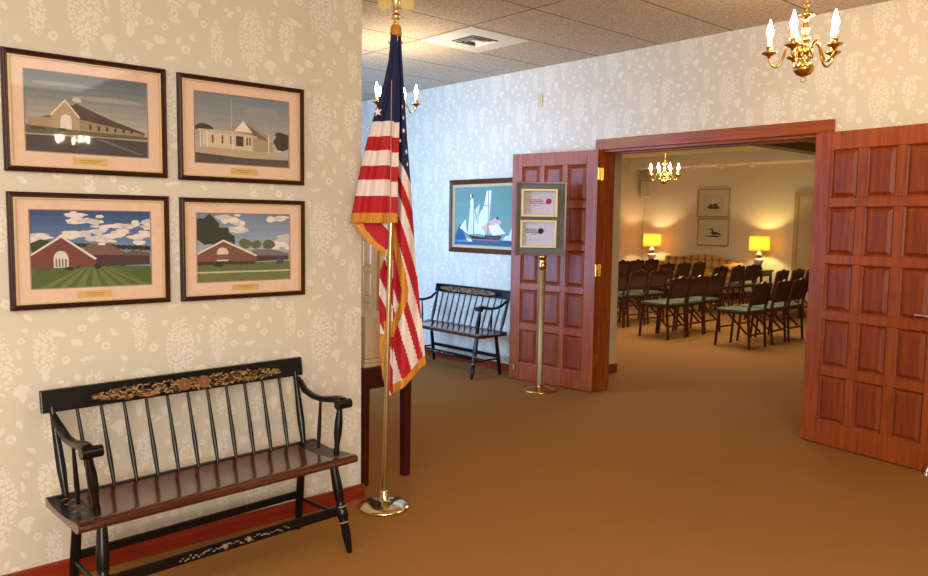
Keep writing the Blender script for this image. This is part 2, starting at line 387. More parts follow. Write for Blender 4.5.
m = MB(); m.box((.82, .03, .12), (.02, .012, .05)); m.tube([(.82, -.026, .10), (.82, -.026, .02)], .006, 8); m.build('floor_bolt', BRASSD, dl)
d4 = door_leaf('door_4', (-7.36, YB-.03, 0), R_(180), 'pale honey panelled door seen between flag and papered wall corner', LIGHTW, LIGHTW, hinges=False, handle=False)
m = MB(); m.box((-7.30, YB-.012, 1.03), (.09, .024, 2.06)); m.box((-8.31, YB-.012, 1.03), (.09, .024, 2.06)); m.box((-7.805, YB-.012, 2.105), (1.10, .024, .09)); struct('trim_side_door', m, LIGHTW, bevel=.003)
# cream door in the far wall
d3 = root('door_3', 'cream door in cream frame on the far wall beside the yellow lamp', 'door', (-6.74, YF, 0), 0, kind='structure')
m = MB(); CR = plain('cream_door_paint', (190, 170, 124), .5); CR2 = plain('door_casing_paint', (172, 152, 104), .5)
m.box((.5, -.012, 1.0), (.92, .02, 2.0)); m.build('door_slab', CR, d3, .003)
m = MB(); m.box((0, -.02, 1.02), (.09, .024, 2.04)); m.box((1.0, -.02, 1.02), (.09, .024, 2.04)); m.box((.5, -.021, 2.04), (1.09, .026, .09)); m.build('door_casing', CR2, d3, .003)

# ------------------------------------------------------------------ ceiling air vent, wall plate, spot lights, speaker
v = root('ceiling_vent', 'white square ceiling air vent with dark louvred centre', 'vent', (-4.515, 4.07, ZC))
m = MB(); a, b = .298, .135
for s in (-1, 1): m.box((s*(a+b)/2, 0, -.004), (a-b, 2*a, .008)); m.box((0, s*(a+b)/2, -.004), (2*b, a-b, .008))
m.build('vent_plate', WHITEP, v, .002)
m = MB(); m.box((0, 0, -.0015), (2*b, 2*b, .002)); m.build('vent_recess', plain('vent_shadow', (30, 27, 24), .9), v)
m = MB()
for r_ in (.105, .072, .04):
    for k in range(4):
        q = Matrix.Rotation(k*pi/2, 3, 'Z'); vs = [q @ Vector(p) for p in ((-r_, r_, -.004), (r_, r_, -.004), (r_+.018, r_+.018, -.016), (-r_-.018, r_+.018, -.016))]
        if k != 1: m.add(vs, [(0, 1, 2, 3)])
m.box((0, 0, -.008), (.05, .05, .003)); lv = m.build('louvre', WHITEP, v); so = lv.modifiers.new('s', 'SOLIDIFY'); so.thickness = .0015
m = MB(); m.box((0, 0, 0), (.062, .008, .115)); o = m.build('wall_plate', plain('wall_plate_ivory', (196, 182, 138), .5), None, .003, (-4.865, YB-.005, 2.55)); tag(o, 'small cream plate high on the wallpaper above the folded-back door', 'wall plate')
for k, x in enumerate((-8.80, -8.16, -7.52, -6.30)):
    m = MB(); m.lathe([(0, 0), (.085, 0), (.085, -.012), (.06, -.03), (.055, -.06), (.03, -.065), (0, -.065)], (0, 0, 0), 20)
    o = m.build('spot_light', WHITEP, None, 0, (x, 14.0, 2.625))
    tag(o, 'white spot light under the far soffit, '+['above the left-hand edge of the bird prints', 'above the bird prints', 'between bird prints and cream door', 'above the cream door'][k], 'spot light', 'spot lights under the soffit')
s = root('wall_speaker', 'small pale speaker high in the far corner', 'speaker', (XL+.16, YF-.16, 2.19), R_(38))
m = MB(); m.box((0, 0, 0), (.22, .16, .34)); m.build('cabinet', plain('speaker_body', (222, 208, 180), .6), s, .01)
m = MB(); m.box((0, -.084, 0), (.18, .01, .29)); m.build('speaker_grille', plain('speaker_cloth', (200, 184, 154), .9), s, .004)

# ------------------------------------------------------------------ framed photographs of buildings
def P(c, pts): return (c, pts)
def blob(c, cx, cz, rx, rz, n=9, seed=0):
    rnd = random.Random(seed); return (c, [(cx+rx*(1+.22*rnd.uniform(-1, 1))*cos(2*pi*k/n), cz+rz*(1+.22*rnd.uniform(-1, 1))*sin(2*pi*k/n)) for k in range(n)])
def bands(top, bot, z0, z1, n=7):
    out = []
    for k in range(n):
        t = (k+.5)/n; c = tuple(int(bot[i]+(top[i]-bot[i])*t) for i in range(3)); a = z0+(z1-z0)*k/n; b = z0+(z1-z0)*(k+1)/n
        out.append((c, [(0, a), (1, a), (1, b), (0, b)]))
    return out
def clip(pts):
    return [(min(1, max(0, x)), min(1, max(0, z))) for x, z in pts]
def ink(c):
    k = ('ink', c)
    if k in _mc: return _mc[k]
    t = NT('print_ink'); tc = t.n('ShaderNodeTexCoord'); nz = t.n('ShaderNodeTexNoise', i_Scale=140.0, i_Detail=4.0, i_Roughness=.7); t.l(tc.outputs['Object'], nz.inputs['Vector'])
    rr = t.n('ShaderNodeValToRGB'); l_ = lin(c); v = sum(l_)/3
    hi = tuple(min(1, q*1.09+.002) for q in l_); lo = tuple(q*.90 for q in l_)
    if sum(c) > 520: hi, lo = tuple(min(1, q*1.06) for q in l_), tuple(q*.86 for q in l_)
    rr.color_ramp.elements[0].position = .35; rr.color_ramp.elements[1].position = .65
    rr.color_ramp.elements[0].color = (*lo, 1); rr.color_ramp.elements[1].color = (*hi, 1); t.l(nz.outputs[0], rr.inputs[0]); t.l(rr.outputs[0], t.b.inputs['Base Color']); t.b.inputs['Roughness'].default_value = .7
    _mc[k] = t.m; return t.m
def print_mesh(items, W, H, name, parent, y, step=.00022):
    mats = []; idx = {}; m = MB()
    for i, (c, pts) in enumerate(items):
        if c not in idx: idx[c] = len(mats); mats.append(ink(c))
        m.flat([((x-.5)*W, (z-.5)*H) for x, z in clip(pts)], y-step*i, idx[c])
    m.box((0, y+.0012, 0), (W, .002, H), idx[items[0][0]])
    return m.build(name, mats, parent)
pic1 = bands((86, 100, 112), (176, 168, 150), .30, 1, 8)+[
    blob((148, 146, 140), .68, .72, .3, .035, 12, 1), blob((136, 138, 136), .3, .86, .25, .03, 12, 2),
    P((58, 52, 44), [(0, .30), (.05, .40), (.18, .46), (.24, .42), (.24, .30)]), P((96, 78, 62), [(.30, .60), (.42, .62), (.70, .46), (.98, .33), (.98, .30), (.60, .34)]),
    P((74, 60, 50), [(.24, .44), (.40, .64), (.72, .44), (.95, .34), (.95, .30), (.40, .42)]),
    P((170, 146, 116), [(.20, .28), (.20, .46), (.31, .66), (.42, .46), (.42, .28)]), P((216, 206, 186), [(.19, .47), (.31, .68), (.43, .46), (.42, .45), (.31, .65), (.20, .46)]),
    P((150, 126, 98), [(.42, .28), (.42, .44), (.90, .33), (.97, .30), (.97, .27)]), P((158, 134, 106), [(.02, .27), (.02, .42), (.20, .44), (.20, .27)]),
    P((222, 214, 196), [(.27, .30), (.27, .42)]+[(.315+.045*cos(a), .42+.07*sin(a)) for a in (2.6, 2.1, 1.57, 1.0, .5)]+[(.36, .42), (.36, .30)]),
    P((200, 190, 168), [(.37, .66), (.37, .70), (.41, .72), (.44, .69), (.44, .65)])]
for k in range(6): pic1.append(P((60, 48, 38), [(.50+.07*k, .31), (.50+.07*k, .385-.008*k), (.52+.07*k, .383-.008*k), (.52+.07*k, .31)]))
pic1 += [P((92, 88, 56), [(0, .22), (0, .32), (.5, .29), (1, .28), (1, .24)]), P((152, 148, 140), [(0, .215), (.6, .235), (1, .225), (1, .215), (.6, .22), (0, .195)]),
         P((64, 60, 58), [(0, 0), (0, .20), (.6, .22), (1, .215), (1, 0)]), P((104, 100, 96), [(.55, .20), (.62, .20), (.96, .03), (.92, .03)])]
for k in range(5): pic1.append(blob((54, 62, 38), .06+.035*k+.1*(k > 2), .29, .022, .022, 8, k))
pic2 = bands((112, 124, 132), (178, 168, 150), .2, 1, 8)+[
    blob((136, 142, 142), .7, .75, .2, .12, 12, 5), blob((56, 56, 40), .09, .50, .09, .055, 12, 6), blob((52, 50, 40), .94, .38, .12, .14, 12, 7), blob((52, 50, 40), .90, .48, .05, .06, 9, 8),
    P((150, 136, 116), [(.33, .50), (.48, .62), (.60, .60), (.78, .44), (.78, .30), (.33, .40)]), P((112, 92, 74), [(.50, .64), (.72, .44), (.78, .36), (.62, .40)]),
    P((226, 214, 190), [(.40, .49), (.50, .65), (.60, .48)]), P((186, 170, 144), [(.03, .48), (.34, .49), (.64, .44), (.66, .41), (.34, .45), (.03, .45)]),
    P((206, 188, 156), [(.08, .24), (.08, .45), (.60, .43), (.60, .20)]), P((160, 142, 116), [(.60, .20), (.60, .42), (.82, .36), (.82, .22)]),
    P((60, 52, 48), [(.42, .27), (.42, .42), (.50, .42), (.50, .27)])]
for x in (.17, .27, .36, .53, .56): pic2.append(P((92, 80, 70), [(x, .29), (x, .41), (x+.018, .41), (x+.018, .29)]))
for x in (.05, .12, .38, .77): pic2.append(P((222, 210, 186), [(x, .20), (x, .46), (x+.012, .46), (x+.012, .20)]))
pic2 += [P((176, 158, 132), [(0, .12), (0, .22), (.5, .22), (1, .14), (1, .10), (.5, .10)]), P((78, 70, 64), [(0, 0), (0, .14), (.5, .10), (1, .11), (1, 0)]), P((190, 186, 176), [(.37, .18), (.37, .95), (.376, .95), (.376, .18)]),
         blob((200, 194, 184), .88, .24, .04, .02, 8, 3)]
def clouds(seed, n, x0, x1, z0, z1, c=(222, 212, 202)):
    rnd = random.Random(seed); return [blob(c if k % 3 else (198, 192, 190), rnd.uniform(x0, x1), rnd.uniform(z0, z1), rnd.uniform(.03, .10), rnd.uniform(.015, .05), 11, k+seed) for k in range(n)]
pic3 = bands((38, 70, 118), (120, 142, 172), .45, 1, 8)+clouds(11, 34, .50, 1, .52, .86)+clouds(21, 8, .30, .6, .86, .97)+clouds(5, 5, 0, .1, .60, .68)+clouds(31, 6, .28, .55, .66, .74)+[
    blob((46, 56, 32), .08, .54, .14, .08, 12, 1)]
for k in range(14): pic3.append(blob((30, 36, 24), .36+.05*k, .55-.004*k, .035, .035, 8, k))
pic3 += [P((112, 82, 72), [(.36, .40), (.46, .565), (.64, .56), (.78, .44), (.78, .40)]), P((104, 76, 66), [(.72, .40), (.84, .48), (.99, .44), (.99, .38)]),
         P((66, 40, 32), [(.50, .26), (.50, .42), (.99, .40), (.99, .28)]), P((108, 58, 44), [(.0, .24), (.0, .44), (.24, .66), (.52, .36), (.52, .25)]),
         P((218, 212, 202), [(0, .44), (.24, .68), (.53, .37), (.51, .355), (.24, .65), (0, .415)]),
         P((210, 200, 184), [(.175, .25), (.175, .38)]+[(.235+.06*cos(a), .38+.10*sin(a)) for a in (2.6, 2.1, 1.57, 1.0, .5)]+[(.295, .38), (.295, .25)]),
         P((220, 218, 214), [(.54, .575), (.60, .575), (.60, .545), (.54, .55)])]
for k in range(4): pic3.append(P((96, 92, 88), [(.19+.025*k, .27), (.19+.025*k, .37), (.203+.025*k, .37), (.203+.025*k, .27)]))
pic3 += [P((72, 92, 40), [(0, 0), (0, .25), (.5, .27), (1, .25), (1, 0)])]
for k in range(9): pic3.append(P((100, 116, 58), [(.40+.03*k, .255), (.415+.03*k, .255), (.14+.14*k, 0), (.06+.14*k, 0)]))
pic3 += [blob((34, 40, 26), .30, .245, .05, .025, 9, 1), blob((34, 40, 26), .53, .27, .03, .04, 9, 2), blob((34, 40, 26), .37, .26, .02, .018, 8, 3), blob((40, 48, 30), .75, .275, .03, .02, 8, 4), blob((90, 54, 36), .10, .25, .05, .03, 8, 4)]
pic4 = bands((104, 128, 160), (160, 170, 184), .4, 1, 7)+clouds(41, 16, .26, .5, .70, .99, (230, 218, 200))+clouds(43, 7, .78, .98, .88, .98, (230, 216, 200))+clouds(47, 10, .84, 1, .48, .68, (232, 218, 200))+[
    blob((44, 50, 30), .10, .76, .13, .22, 14, 1), blob((46, 52, 32), .24, .66, .13, .15, 13, 2), blob((50, 58, 36), .34, .60, .06, .09, 10, 3),
    blob((88, 100, 62), .50, .56, .07, .07, 10, 4), blob((84, 96, 60), .62, .54, .06, .06, 10, 5), blob((80, 92, 58), .76, .54, .07, .07, 10, 6),
    P((112, 104, 106), [(.52, .38), (.60, .47), (.80, .46), (.99, .40), (.99, .36)]), P((70, 46, 38), [(.56, .28), (.56, .38), (.99, .36), (.99, .30)]),
    P((120, 74, 60), [(0, .26), (0, .42), (.27, .60), (.62, .36), (.62, .27)]), P((222, 214, 200), [(0, .42), (.27, .62), (.63, .38), (.62, .36), (.27, .59), (0, .395)]),
    P((214, 204, 188), [(.20, .30), (.20, .42)]+[(.26+.06*cos(a), .42+.085*sin(a)) for a in (2.6, 2.1, 1.57, 1.0, .5)]+[(.32, .42), (.32, .30)]), P((110, 92, 84), [(.20, .32), (.20, .40), (.32, .40), (.32, .32)]),
    P((90, 104, 56), [(0, 0), (0, .26), (1, .28), (1, 0)]), P((188, 178, 150), [(0, .125), (0, .15), (1, .145), (1, .12)]), P((104, 112, 62), [(0, .0), (0, .12), (1, .115), (1, 0)]),
    P((64, 66, 100), [(.85, .24), (.85, .34), (.93, .33), (.93, .24)])]
for k in range(10): pic4.append(blob((50, 52, 32), .03+.06*k, .27, .04, .03, 8, k))
pic4.append(blob((40, 46, 28), .22, .24, .05, .03, 8, 4))
FRM = wood('dark_walnut_frame', (38, 14, 9), (66, 27, 16), rough=.45, coat=0)
MATB = plain('peach_mat_board', (220, 188, 162), .8)
LIP = plain('pale_gilt_lip', (206, 180, 130), .4, .2)
def framed(name, label, cat, loc, rz, W, H, fw, items, pw, ph, dz, frame_m, mat_m, group=None, lip=None, plate=False, inner=(150, 128, 118)):
    """hangs with its back at local y=0, facing local -y"""
    r = root(name, label, cat, loc, rz, group)
    m = MB(); x, z = W/2, H/2
    def rail(a, b, c0, c1, d0, d1, mi):   # mitred profile between outer rectangle a and inner rectangle b
        pass
    prof = [(0, 0), (0, -.018), (.004, -.022), (fw*.45, -.024), (fw*.6, -.019), (fw*.85, -.020), (fw, -.012), (fw, 0)]
    vs = []
    for i, (o, y) in enumerate(prof):
        for sx, sz in ((-1, -1), (1, -1), (1, 1), (-1, 1)): vs.append((sx*(x-o), y, sz*(z-o)))
    n = len(prof); m.add(vs, [(i*4+k, i*4+(k+1) % 4, (i+1)*4+(k+1) % 4, (i+1)*4+k) for i in range(n-1) for k in range(4)]); m.build('frame', frame_m, r)
    m = MB(); lp = .005
    for s in (-1, 1): m.box((s*(x-fw-.004), -.010, 0), (.008, .008, H-2*fw)); m.box((0, -.010, s*(z-fw-lp/2)), (W-2*fw-.016, .006, lp))
    m.build('inner_lip', LIP, r)
    m = MB(); ix, iz = x-fw, z-fw; hw, hh = pw/2, ph/2
    m.box((0, -.003, (iz+dz+hh)/2), (2*ix, .004, iz-dz-hh)); m.box((0, -.003, (-iz+dz-hh)/2), (2*ix, .004, iz+dz-hh))
    for s in (-1, 1): m.box((s*(ix+hw)/2, -.003, dz), (ix-hw, .004, ph))
    for s in (-1, 1): m.box((s*(hw+.002), -.0052, dz), (.004, .001, ph+.008), 1); m.box((0, -.0052, dz+s*(hh+.002)), (pw, .001, .004), 1)
    m.build('mat_board', [mat_m, plain('mat_bevel', inner, .8)], r)
    pr = print_mesh(items, pw, ph, 'print', r, -.0012, .00004); pr.location = (0, 0, dz)
    if plate:
        m = MB(); zz = (-iz+dz-hh)/2; m.box((0, -.0058, zz), (.128, .002, .028))
        rnd = random.Random(int(W*1000)+len(items)); 
        for row, (zr, wd, th) in enumerate(((.0035, .078, .0022), (-.0045, .060, .0016))):
            cx = -wd/2
            while cx < wd/2: l_ = rnd.uniform(.003, .009); m.box((cx+l_/2, -.007, zz+zr), (l_, .0006, th), 1); cx += l_+.002
        m.build('name_plate', [plain('engraved_brass', (206, 172, 100), .5, .1), plain('engraving', (120, 86, 38), .7)], r)
    m = MB(); m.flat([(-ix, -iz), (ix, -iz), (ix, iz), (-ix, iz)], -.0095); m.build('picture_glass', GLASS, r)
    return r
RW = R_(90)   # local -y -> +x : facing the lobby from the papered wall
grp = 'framed building photographs above the bench'
for (yy, zz, it, lab) in ((.9185, 1.836, pic1, 'framed photograph of a tan stone building under dull sky, on wallpaper'),
                          (1.565, 1.832, pic2, 'framed photograph of a small pale porch-fronted building with a flagpole'),
                          (.921, 1.313, pic3, 'framed photograph of a brick gabled building, blue cloudy sky and striped lawn'),
                          (1.567, 1.311, pic4, 'framed photograph of a brick gabled building beside large dark trees')):
    framed('framed_photograph', lab, 'framed photo', (XA+.001, yy, zz), RW, .597, .447, .020, it, .447, .300, .006, FRM, MATB, grp, plate=True)

# ship painting on the doorway wall
def s_(pts): return [((x-100)/345.0, (468-y)/372.0) for x, y in pts]
ship = bands((98, 138, 128), (122, 156, 140), 0, 1, 4)+[
    P((40, 88, 122), s_([(100, 468), (100, 415), (130, 330), (170, 428), (230, 436), (330, 436), (445, 428), (445, 468)])),
    P((86, 140, 172), s_([(100, 440), (160, 436), (190, 450), (120, 452)])), P((226, 232, 232), s_([(170, 430), (195, 428), (210, 445), (185, 448)])),
    P((228, 228, 226), s_([(190, 190), (200, 165), (212, 168), (218, 200), (212, 225), (196, 228)])), P((222, 226, 228), s_([(192, 225), (216, 222), (228, 300), (262, 395), (178, 400), (186, 300)])),
    P((208, 214, 220), s_([(222, 240), (252, 200), (244, 260), (236, 300)])), P((216, 222, 226), s_([(236, 300), (262, 235), (280, 330), (282, 404), (258, 398)])),
    P((232, 232, 230), s_([(290, 120), (318, 118), (312, 215), (276, 210)])), P((224, 228, 230), s_([(272, 216), (312, 216), (306, 330), (302, 398), (262, 385), (240, 350)])),
    P((230, 232, 232), s_([(128, 358), (165, 300), (172, 380), (178, 398)])), P((214, 176, 160), s_([(262, 350), (352, 286), (378, 320), (330, 398), (286, 392)])),
    P((236, 226, 218), s_([(300, 345), (355, 330), (402, 388), (330, 404)])), P((46, 60, 110), s_([(346, 290), (356, 282), (364, 300), (352, 306)])),
    P((40, 32, 34), s_([(178, 404), (280, 416), (282, 404), (382, 404), (366, 432), (210, 430)])), P((188, 96, 84), s_([(200, 428), (368, 430), (362, 438), (212, 436)])),
    P((60, 70, 70), s_([(290, 410), (366, 410), (360, 424), (292, 424)])),
    P((60, 46, 40), s_([(213, 170), (216, 170), (218, 400), (214, 400)])), P((60, 46, 40), s_([(299, 120), (302, 120), (303, 404), (299, 404)])), P((60, 46, 40), s_([(120, 355), (180, 402), (180, 406), (119, 358)])),
    P((40, 60, 120), s_([(200, 138), (208, 140), (208, 164), (200, 162)])), P((232, 232, 232), s_([(191, 138), (200, 138), (200, 162), (191, 162)])), P((196, 70, 60), s_([(182, 142), (191, 138), (191, 162), (182, 162)])),
    P((224, 226, 222), s_([(385, 432), (400, 405), (420, 400), (440, 330), (445, 432)]))]
framed('framed_painting', 'framed painting of a white-sailed ship at sea, hung above the far bench', 'painting', (-5.60, YB-.001, 1.500), 0, 1.01, .735, .050, ship, .85, .575, 0,
       wood('brown_frame', (66, 34, 20), (96, 56, 34)), plain('painting_liner', (196, 176, 130), .7), inner=(150, 130, 80))
# bird prints in the far room
def bird1():
    it = bands((214, 206, 178), (214, 206, 178), 0, 1, 1)
    it += [blob((110, 108, 88), .5, .24, .36, .10, 14, 2), blob((62, 60, 50), .55, .16, .34, .07, 14, 3)]
    it += [blob((96, 96, 84), .25+.05*k, .30+.03*(k % 3), .05, .10, 8, k) for k in range(10)]
    it += [blob((232, 228, 212), .5, .50, .17, .09, 12, 1), blob((226, 222, 206), .44, .66, .05, .10, 8, 4), blob((60, 60, 54), .62, .42, .12, .05, 9, 5), blob((232, 228, 212), .53, .76, .06, .04, 8, 6)]
    return it
def bird2():
    it = bands((214, 206, 178), (214, 206, 178), 0, 1, 1)
    it += [blob((48, 44, 38), .5, .20, .42, .06, 14, 2), blob((38, 34, 30), .62, .42, .24, .10, 12, 3), blob((38, 34, 30), .48, .56, .06, .16, 9, 4), blob((44, 40, 34), .40, .72, .09, .05, 9, 5),
           P((60, 54, 44), [(.12, .66), (.14, .70), (.36, .76), (.36, .70)]), P((38, 34, 30), [(.52, .34), (.55, .34), (.56, .18), (.53, .18)]), P((38, 34, 30), [(.66, .34), (.69, .34), (.68, .18), (.65, .18)]), P((38, 34, 30), [(.80, .44), (.96, .30), (.94, .26), (.74, .34)])]
    return it
FR2 = plain('pale_gold_frame', (178, 150, 104), .4, .3); MAT2 = plain('ivory_mat', (218, 204, 168), .8)
framed('framed_bird_print', 'framed print of a pale wading bird, upper of two over the sofa', 'framed print', (-8.485, YF-.001, 1.89), 0, .74, .575, .022, bird1(), .40, .30, 0, FR2, MAT2, 'bird prints over the sofa', inner=(160, 140, 104))
framed('framed_bird_print', 'framed print of a dark long-billed bird, lower of two over the sofa', 'framed print', (-8.47, YF-.001, 1.295), 0, .72, .565, .022, bird2(), .42, .28, 0, FR2, MAT2, 'bird prints over the sofa', inner=(160, 140, 104))

# ------------------------------------------------------------------ spindle-back bench (local x along the bench, front towards -y, base at z=0)
def stencil_band(mb, x0, x1, z0, z1, y, seed, roses=True):
    """gold leaves and roses laid on a board face, as thin raised paint"""
    rnd = random.Random(seed); zc = (z0+z1)/2; h = z1-z0; n = int((x1-x0)/.0085); k = 0
    for i in range(n):
        x = x0+(x1-x0)*(i+.5)/n; e = min((x-x0), (x1-x))/(x1-x0)*2; hh = h*.5*min(1, .35+e*2.2)
        for j in range(5):
            cx = x+rnd.uniform(-.006, .006); cz = zc+rnd.uniform(-hh, hh)*.85; a = rnd.uniform(-.9, .9)+(0 if x < (x0+x1)/2 else pi); l_ = rnd.uniform(.006, .012); w_ = rnd.uniform(.002, .0045)
            pts = [(cx+l_*cos(t)*cos(a)-w_*sin(t)*sin(a), cz+l_*cos(t)*sin(a)+w_*sin(t)*cos(a)) for t in [2*pi*q/7 for q in range(7)]]
            mb.flat(pts, y-.00003*(k % 9), 0 if rnd.random() < .45 else 1); k += 1
    if roses:
        xm = (x0+x1)/2
        for cx in (xm-.042, xm+.042):
            for q, (r_, mi) in enumerate(((.026, 1), (.023, 2), (.017, 1), (.014, 2), (.008, 1), (.005, 0))):
                mb.flat(circ(cx, zc, r_, 14), y-.0006-.0001*q, mi)
            for a in range(7): mb.flat(circ(cx+.025*cos(a*.9), zc+.022*sin(a*.9), .006, 7, .005), y-.0006, a % 2)
def lean(z):   # tilt of the back
    return .0+(z-.415)*.17
def make_bench():
    b = root('spindle_bench', 'black spindle-back bench with gold floral crest under the four building photographs', 'bench', group='black and gold spindle-back benches')
    L, D, ZS = 1.16, .40, .415
    # seat: rolled front, raised back edge, black painted ends
    m = MB(); prof = [(-.205, -.022), (-.212, -.010), (-.208, .002), (-.195, .008), (-.16, .004), (-.12, .001), (-.08, -.003), (-.04, -.005), (.0, -.006), (.04, -.005), (.08, -.001), (.112, .005), (.128, .010), (.142, .010), (.146, .0), (.146, -.024), (-.19, -.028)]
    n = len(prof); xs = [-L/2, -L/2+.004, -L/2+.10, L/2-.10, L/2-.004, L/2]; ins = [.006, 0, 0, 0, 0, .006]
    for q in range(len(xs)-1):
        k0 = len(m.v); m.v += [(xs[q], y*(1-ins[q]*3), z+ZS-.008) for y, z in prof]+[(xs[q+1], y*(1-ins[q+1]*3), z+ZS-.008) for y, z in prof]
        for i in range(n):
            j = (i+1) % n; mid = 2 <= q <= 2; mat = 0
            if (not mid and prof[i][0] > -.19 and prof[j][0] > -.19) or prof[i][0] > .10: mat = 1
            m.f.append([k0+i, k0+i+n, k0+j+n, k0+j]); m.mi.append(mat); m.sm.append(3 <= i <= 10)
    m.add([(-L/2, y*.982, z+ZS-.008) for y, z in prof], [tuple(range(n))], 0); m.add([(L/2, y*.982, z+ZS-.008) for y, z in prof], [tuple(range(n))], 0)
    st = m.build('seat', [SEATW, BLACK], b)
    for s in (-1, 1):
        m = MB(); rnd = random.Random(4)
        for k in range(14): m.add([(s*(L/2-.05)+.018*cos(a)*.5+rnd.uniform(-.02, .02)*0+((k % 3)-1)*.016, -.12+.0155*k+.006*sin(a), ZS+.0015) for a in (0, 1, 2, 3, 4, 5)], [tuple(range(6))], 1 if k % 2 else 0)
        m.build('seat_stencil', [GOLD2, GREY], st)
    # crest rail
    Z0, Z1 = .713, .797; xc = .565
    m = MB(); yb = .165
    vs = []
    for z in (Z0, Z1):
        for y in (0, .02):
            vs += [(-xc, yb+lean(z)+y-.012, z), (xc, yb+lean(z)+y-.012, z)]
    m.add(vs, [(0, 1, 5, 4), (2, 6, 7, 3), (0, 2, 3, 1), (4, 5, 7, 6), (0, 4, 6, 2), (1, 3, 7, 5)]); cr = m.build('crest_rail', BLACK, b, .004)
    m = MB(); stencil_band(m, -.40, .40, Z0+.014, Z1-.014, 0, 7)
    me = m.build('crest_stencil', [GOLD, GOLD2, ROSE], cr)
    sl = .17
    me.matrix_local = Matrix.Translation((0, yb+lean((Z0+Z1)/2)-.0128, 0)) @ Matrix(((1, 0, 0, 0), (0, 1, sl, -sl*(Z0+Z1)/2), (0, 0, 1, 0), (0, 0, 0, 1)))
    for v_ in me.data.vertices: pass
    # back posts and spindles
    for s in (-1, 1):
        m = MB(); m.turned((s*.515, .124, ZS-.01), (s*.527, yb+lean(Z0), Z0+.02), [(0, .011), (.1, .013), (.3, .017), (.5, .016), (.8, .012), (1, .011)]); m.build('back_post', BLACK, b)
    for k in range(11):
        x = -.44+.088*k; m = MB(); m.turned((x*.97, .118, ZS-.008), (x, yb+lean(Z0), Z0+.01), [(0, .0065), (.15, .0085), (.35, .010), (.5, .0085), (.75, .007), (1, .006)], 8); m.build('spindle', BLACK, b)
    # arms with scrolled knuckles
    for s in (-1, 1):
        xa = s*.524; m = MB()
        path = [(s*.528, .190, .706), (s*.528, .168, .690), (s*.522, .12, .658), (xa, .06, .643), (xa, -.01, .641), (xa+s*.004, -.08, .652), (xa+s*.006, -.13, .661), (xa+s*.006, -.165, .659)]
        rad = [.012, .015, .018, .018, .018, .021, .023, .022]
        m.tube(path, rad, 12, sy=.75); m.tube([(xa-.030, -.168, .646), (xa+.040, -.168, .646)], [.021, .021], 14); m.build('arm', BLACK, b)
        m = MB(); m.turned((s*.500, -.155, ZS), (xa, -.150, .645), [(0, .010), (.08, .014), (.2, .011), (.45, .018), (.65, .018), (.85, .013), (1, .012)]); m.build('arm_post', BLACK, b)
        m = MB(); m.turned((s*.512, .0, ZS), (xa, 0, .63), [(0, .006), (.3, .010), (.5, .009), (1, .006)], 8); m.build('arm_spindle', BLACK, b)
    # legs
    lp = [(0, .016), (.03, .017), (.12, .019), (.28, .022), (.42, .021), (.46, .017), (.48, .023), (.50, .017), (.53, .024), (.60, .026), (.64, .019), (.66, .024), (.69, .018), (.80, .020), (.90, .016), (1, .011)]
    feet = {}
    for s in (-1, 1):
        for q, (yt, yf) in enumerate(((-.150, -.235), (.090, .145))):
            m = MB(); a = Vector((s*.485, yt, ZS-.02)); f = Vector((s*(.515 if q == 0 else .495), yf, 0)); pr = lp if q == 0 else [(0, .016), (.3, .018), (.5, .019), (.8, .018), (1, .014)]
            m.turned(a, f, pr, 14); lg = m.build('leg', BLACK, b); feet[(s, q)] = (a, f)
            if q == 0:
                g = MB()
                for t in (.49, .66): g = MB(); g.turned(a.lerp(f, t-.006), a.lerp(f, t+.006), [(0, .0255), (1, .0255)], 14); g.build('gold_ring', GOLD, lg)
    def at(s, q, z):
        a, f = feet[(s, q)]; t = (a.z-z)/(a.z-f.z); return a.lerp(f, t)
    m = MB(); a, c = at(-1, 0, .185), at(1, 0, .185); m.bar(a, c, .012, .042, up=(0, 1, 0)) if False else m.box((0, a.y, .185), (c.x-a.x, .012, .042)); fs = m.build('front_stretcher', BLACK, b, .003)
    m = MB(); rnd = random.Random(3)
    for k in range(46):
        x = -.23+.46*k/45; dz = rnd.uniform(-.009, .009); m.flat(circ(x, .185+dz, rnd.uniform(.003, .007), 6, rnd.uniform(.002, .005)), a.y-.0065-.00003*k)
    for x in (-.05, .05): m.flat(circ(x, .185, .012, 6), a.y-.009); 
    m.build('stretcher_stencil', GREY, fs)
    m = MB(); a, c = at(-1, 1, .175), at(1, 1, .175); m.box((0, a.y, .175), (c.x-a.x, .014, .034)); m.build('rear_stretcher', BLACK, b, .003)
    for s in (-1, 1): m = MB(); m.turned(at(s, 0, .155), at(s, 1, .155), [(0, .007), (.5, .010), (1, .007)], 8); m.build('side_stretcher', BLACK, b)
    return b
bench = make_bench(); bench.location = (-2.955, 1.26, 0); bench.rotation_euler = (0, 0, R_(93.2))
b2 = copy_tree(bench); b2.location = (-5.67, 4.905, 0); b2.rotation_euler = (0, 0, R_(0)); b2['label'] = 'black spindle-back bench in blue daylight beneath the ship painting'

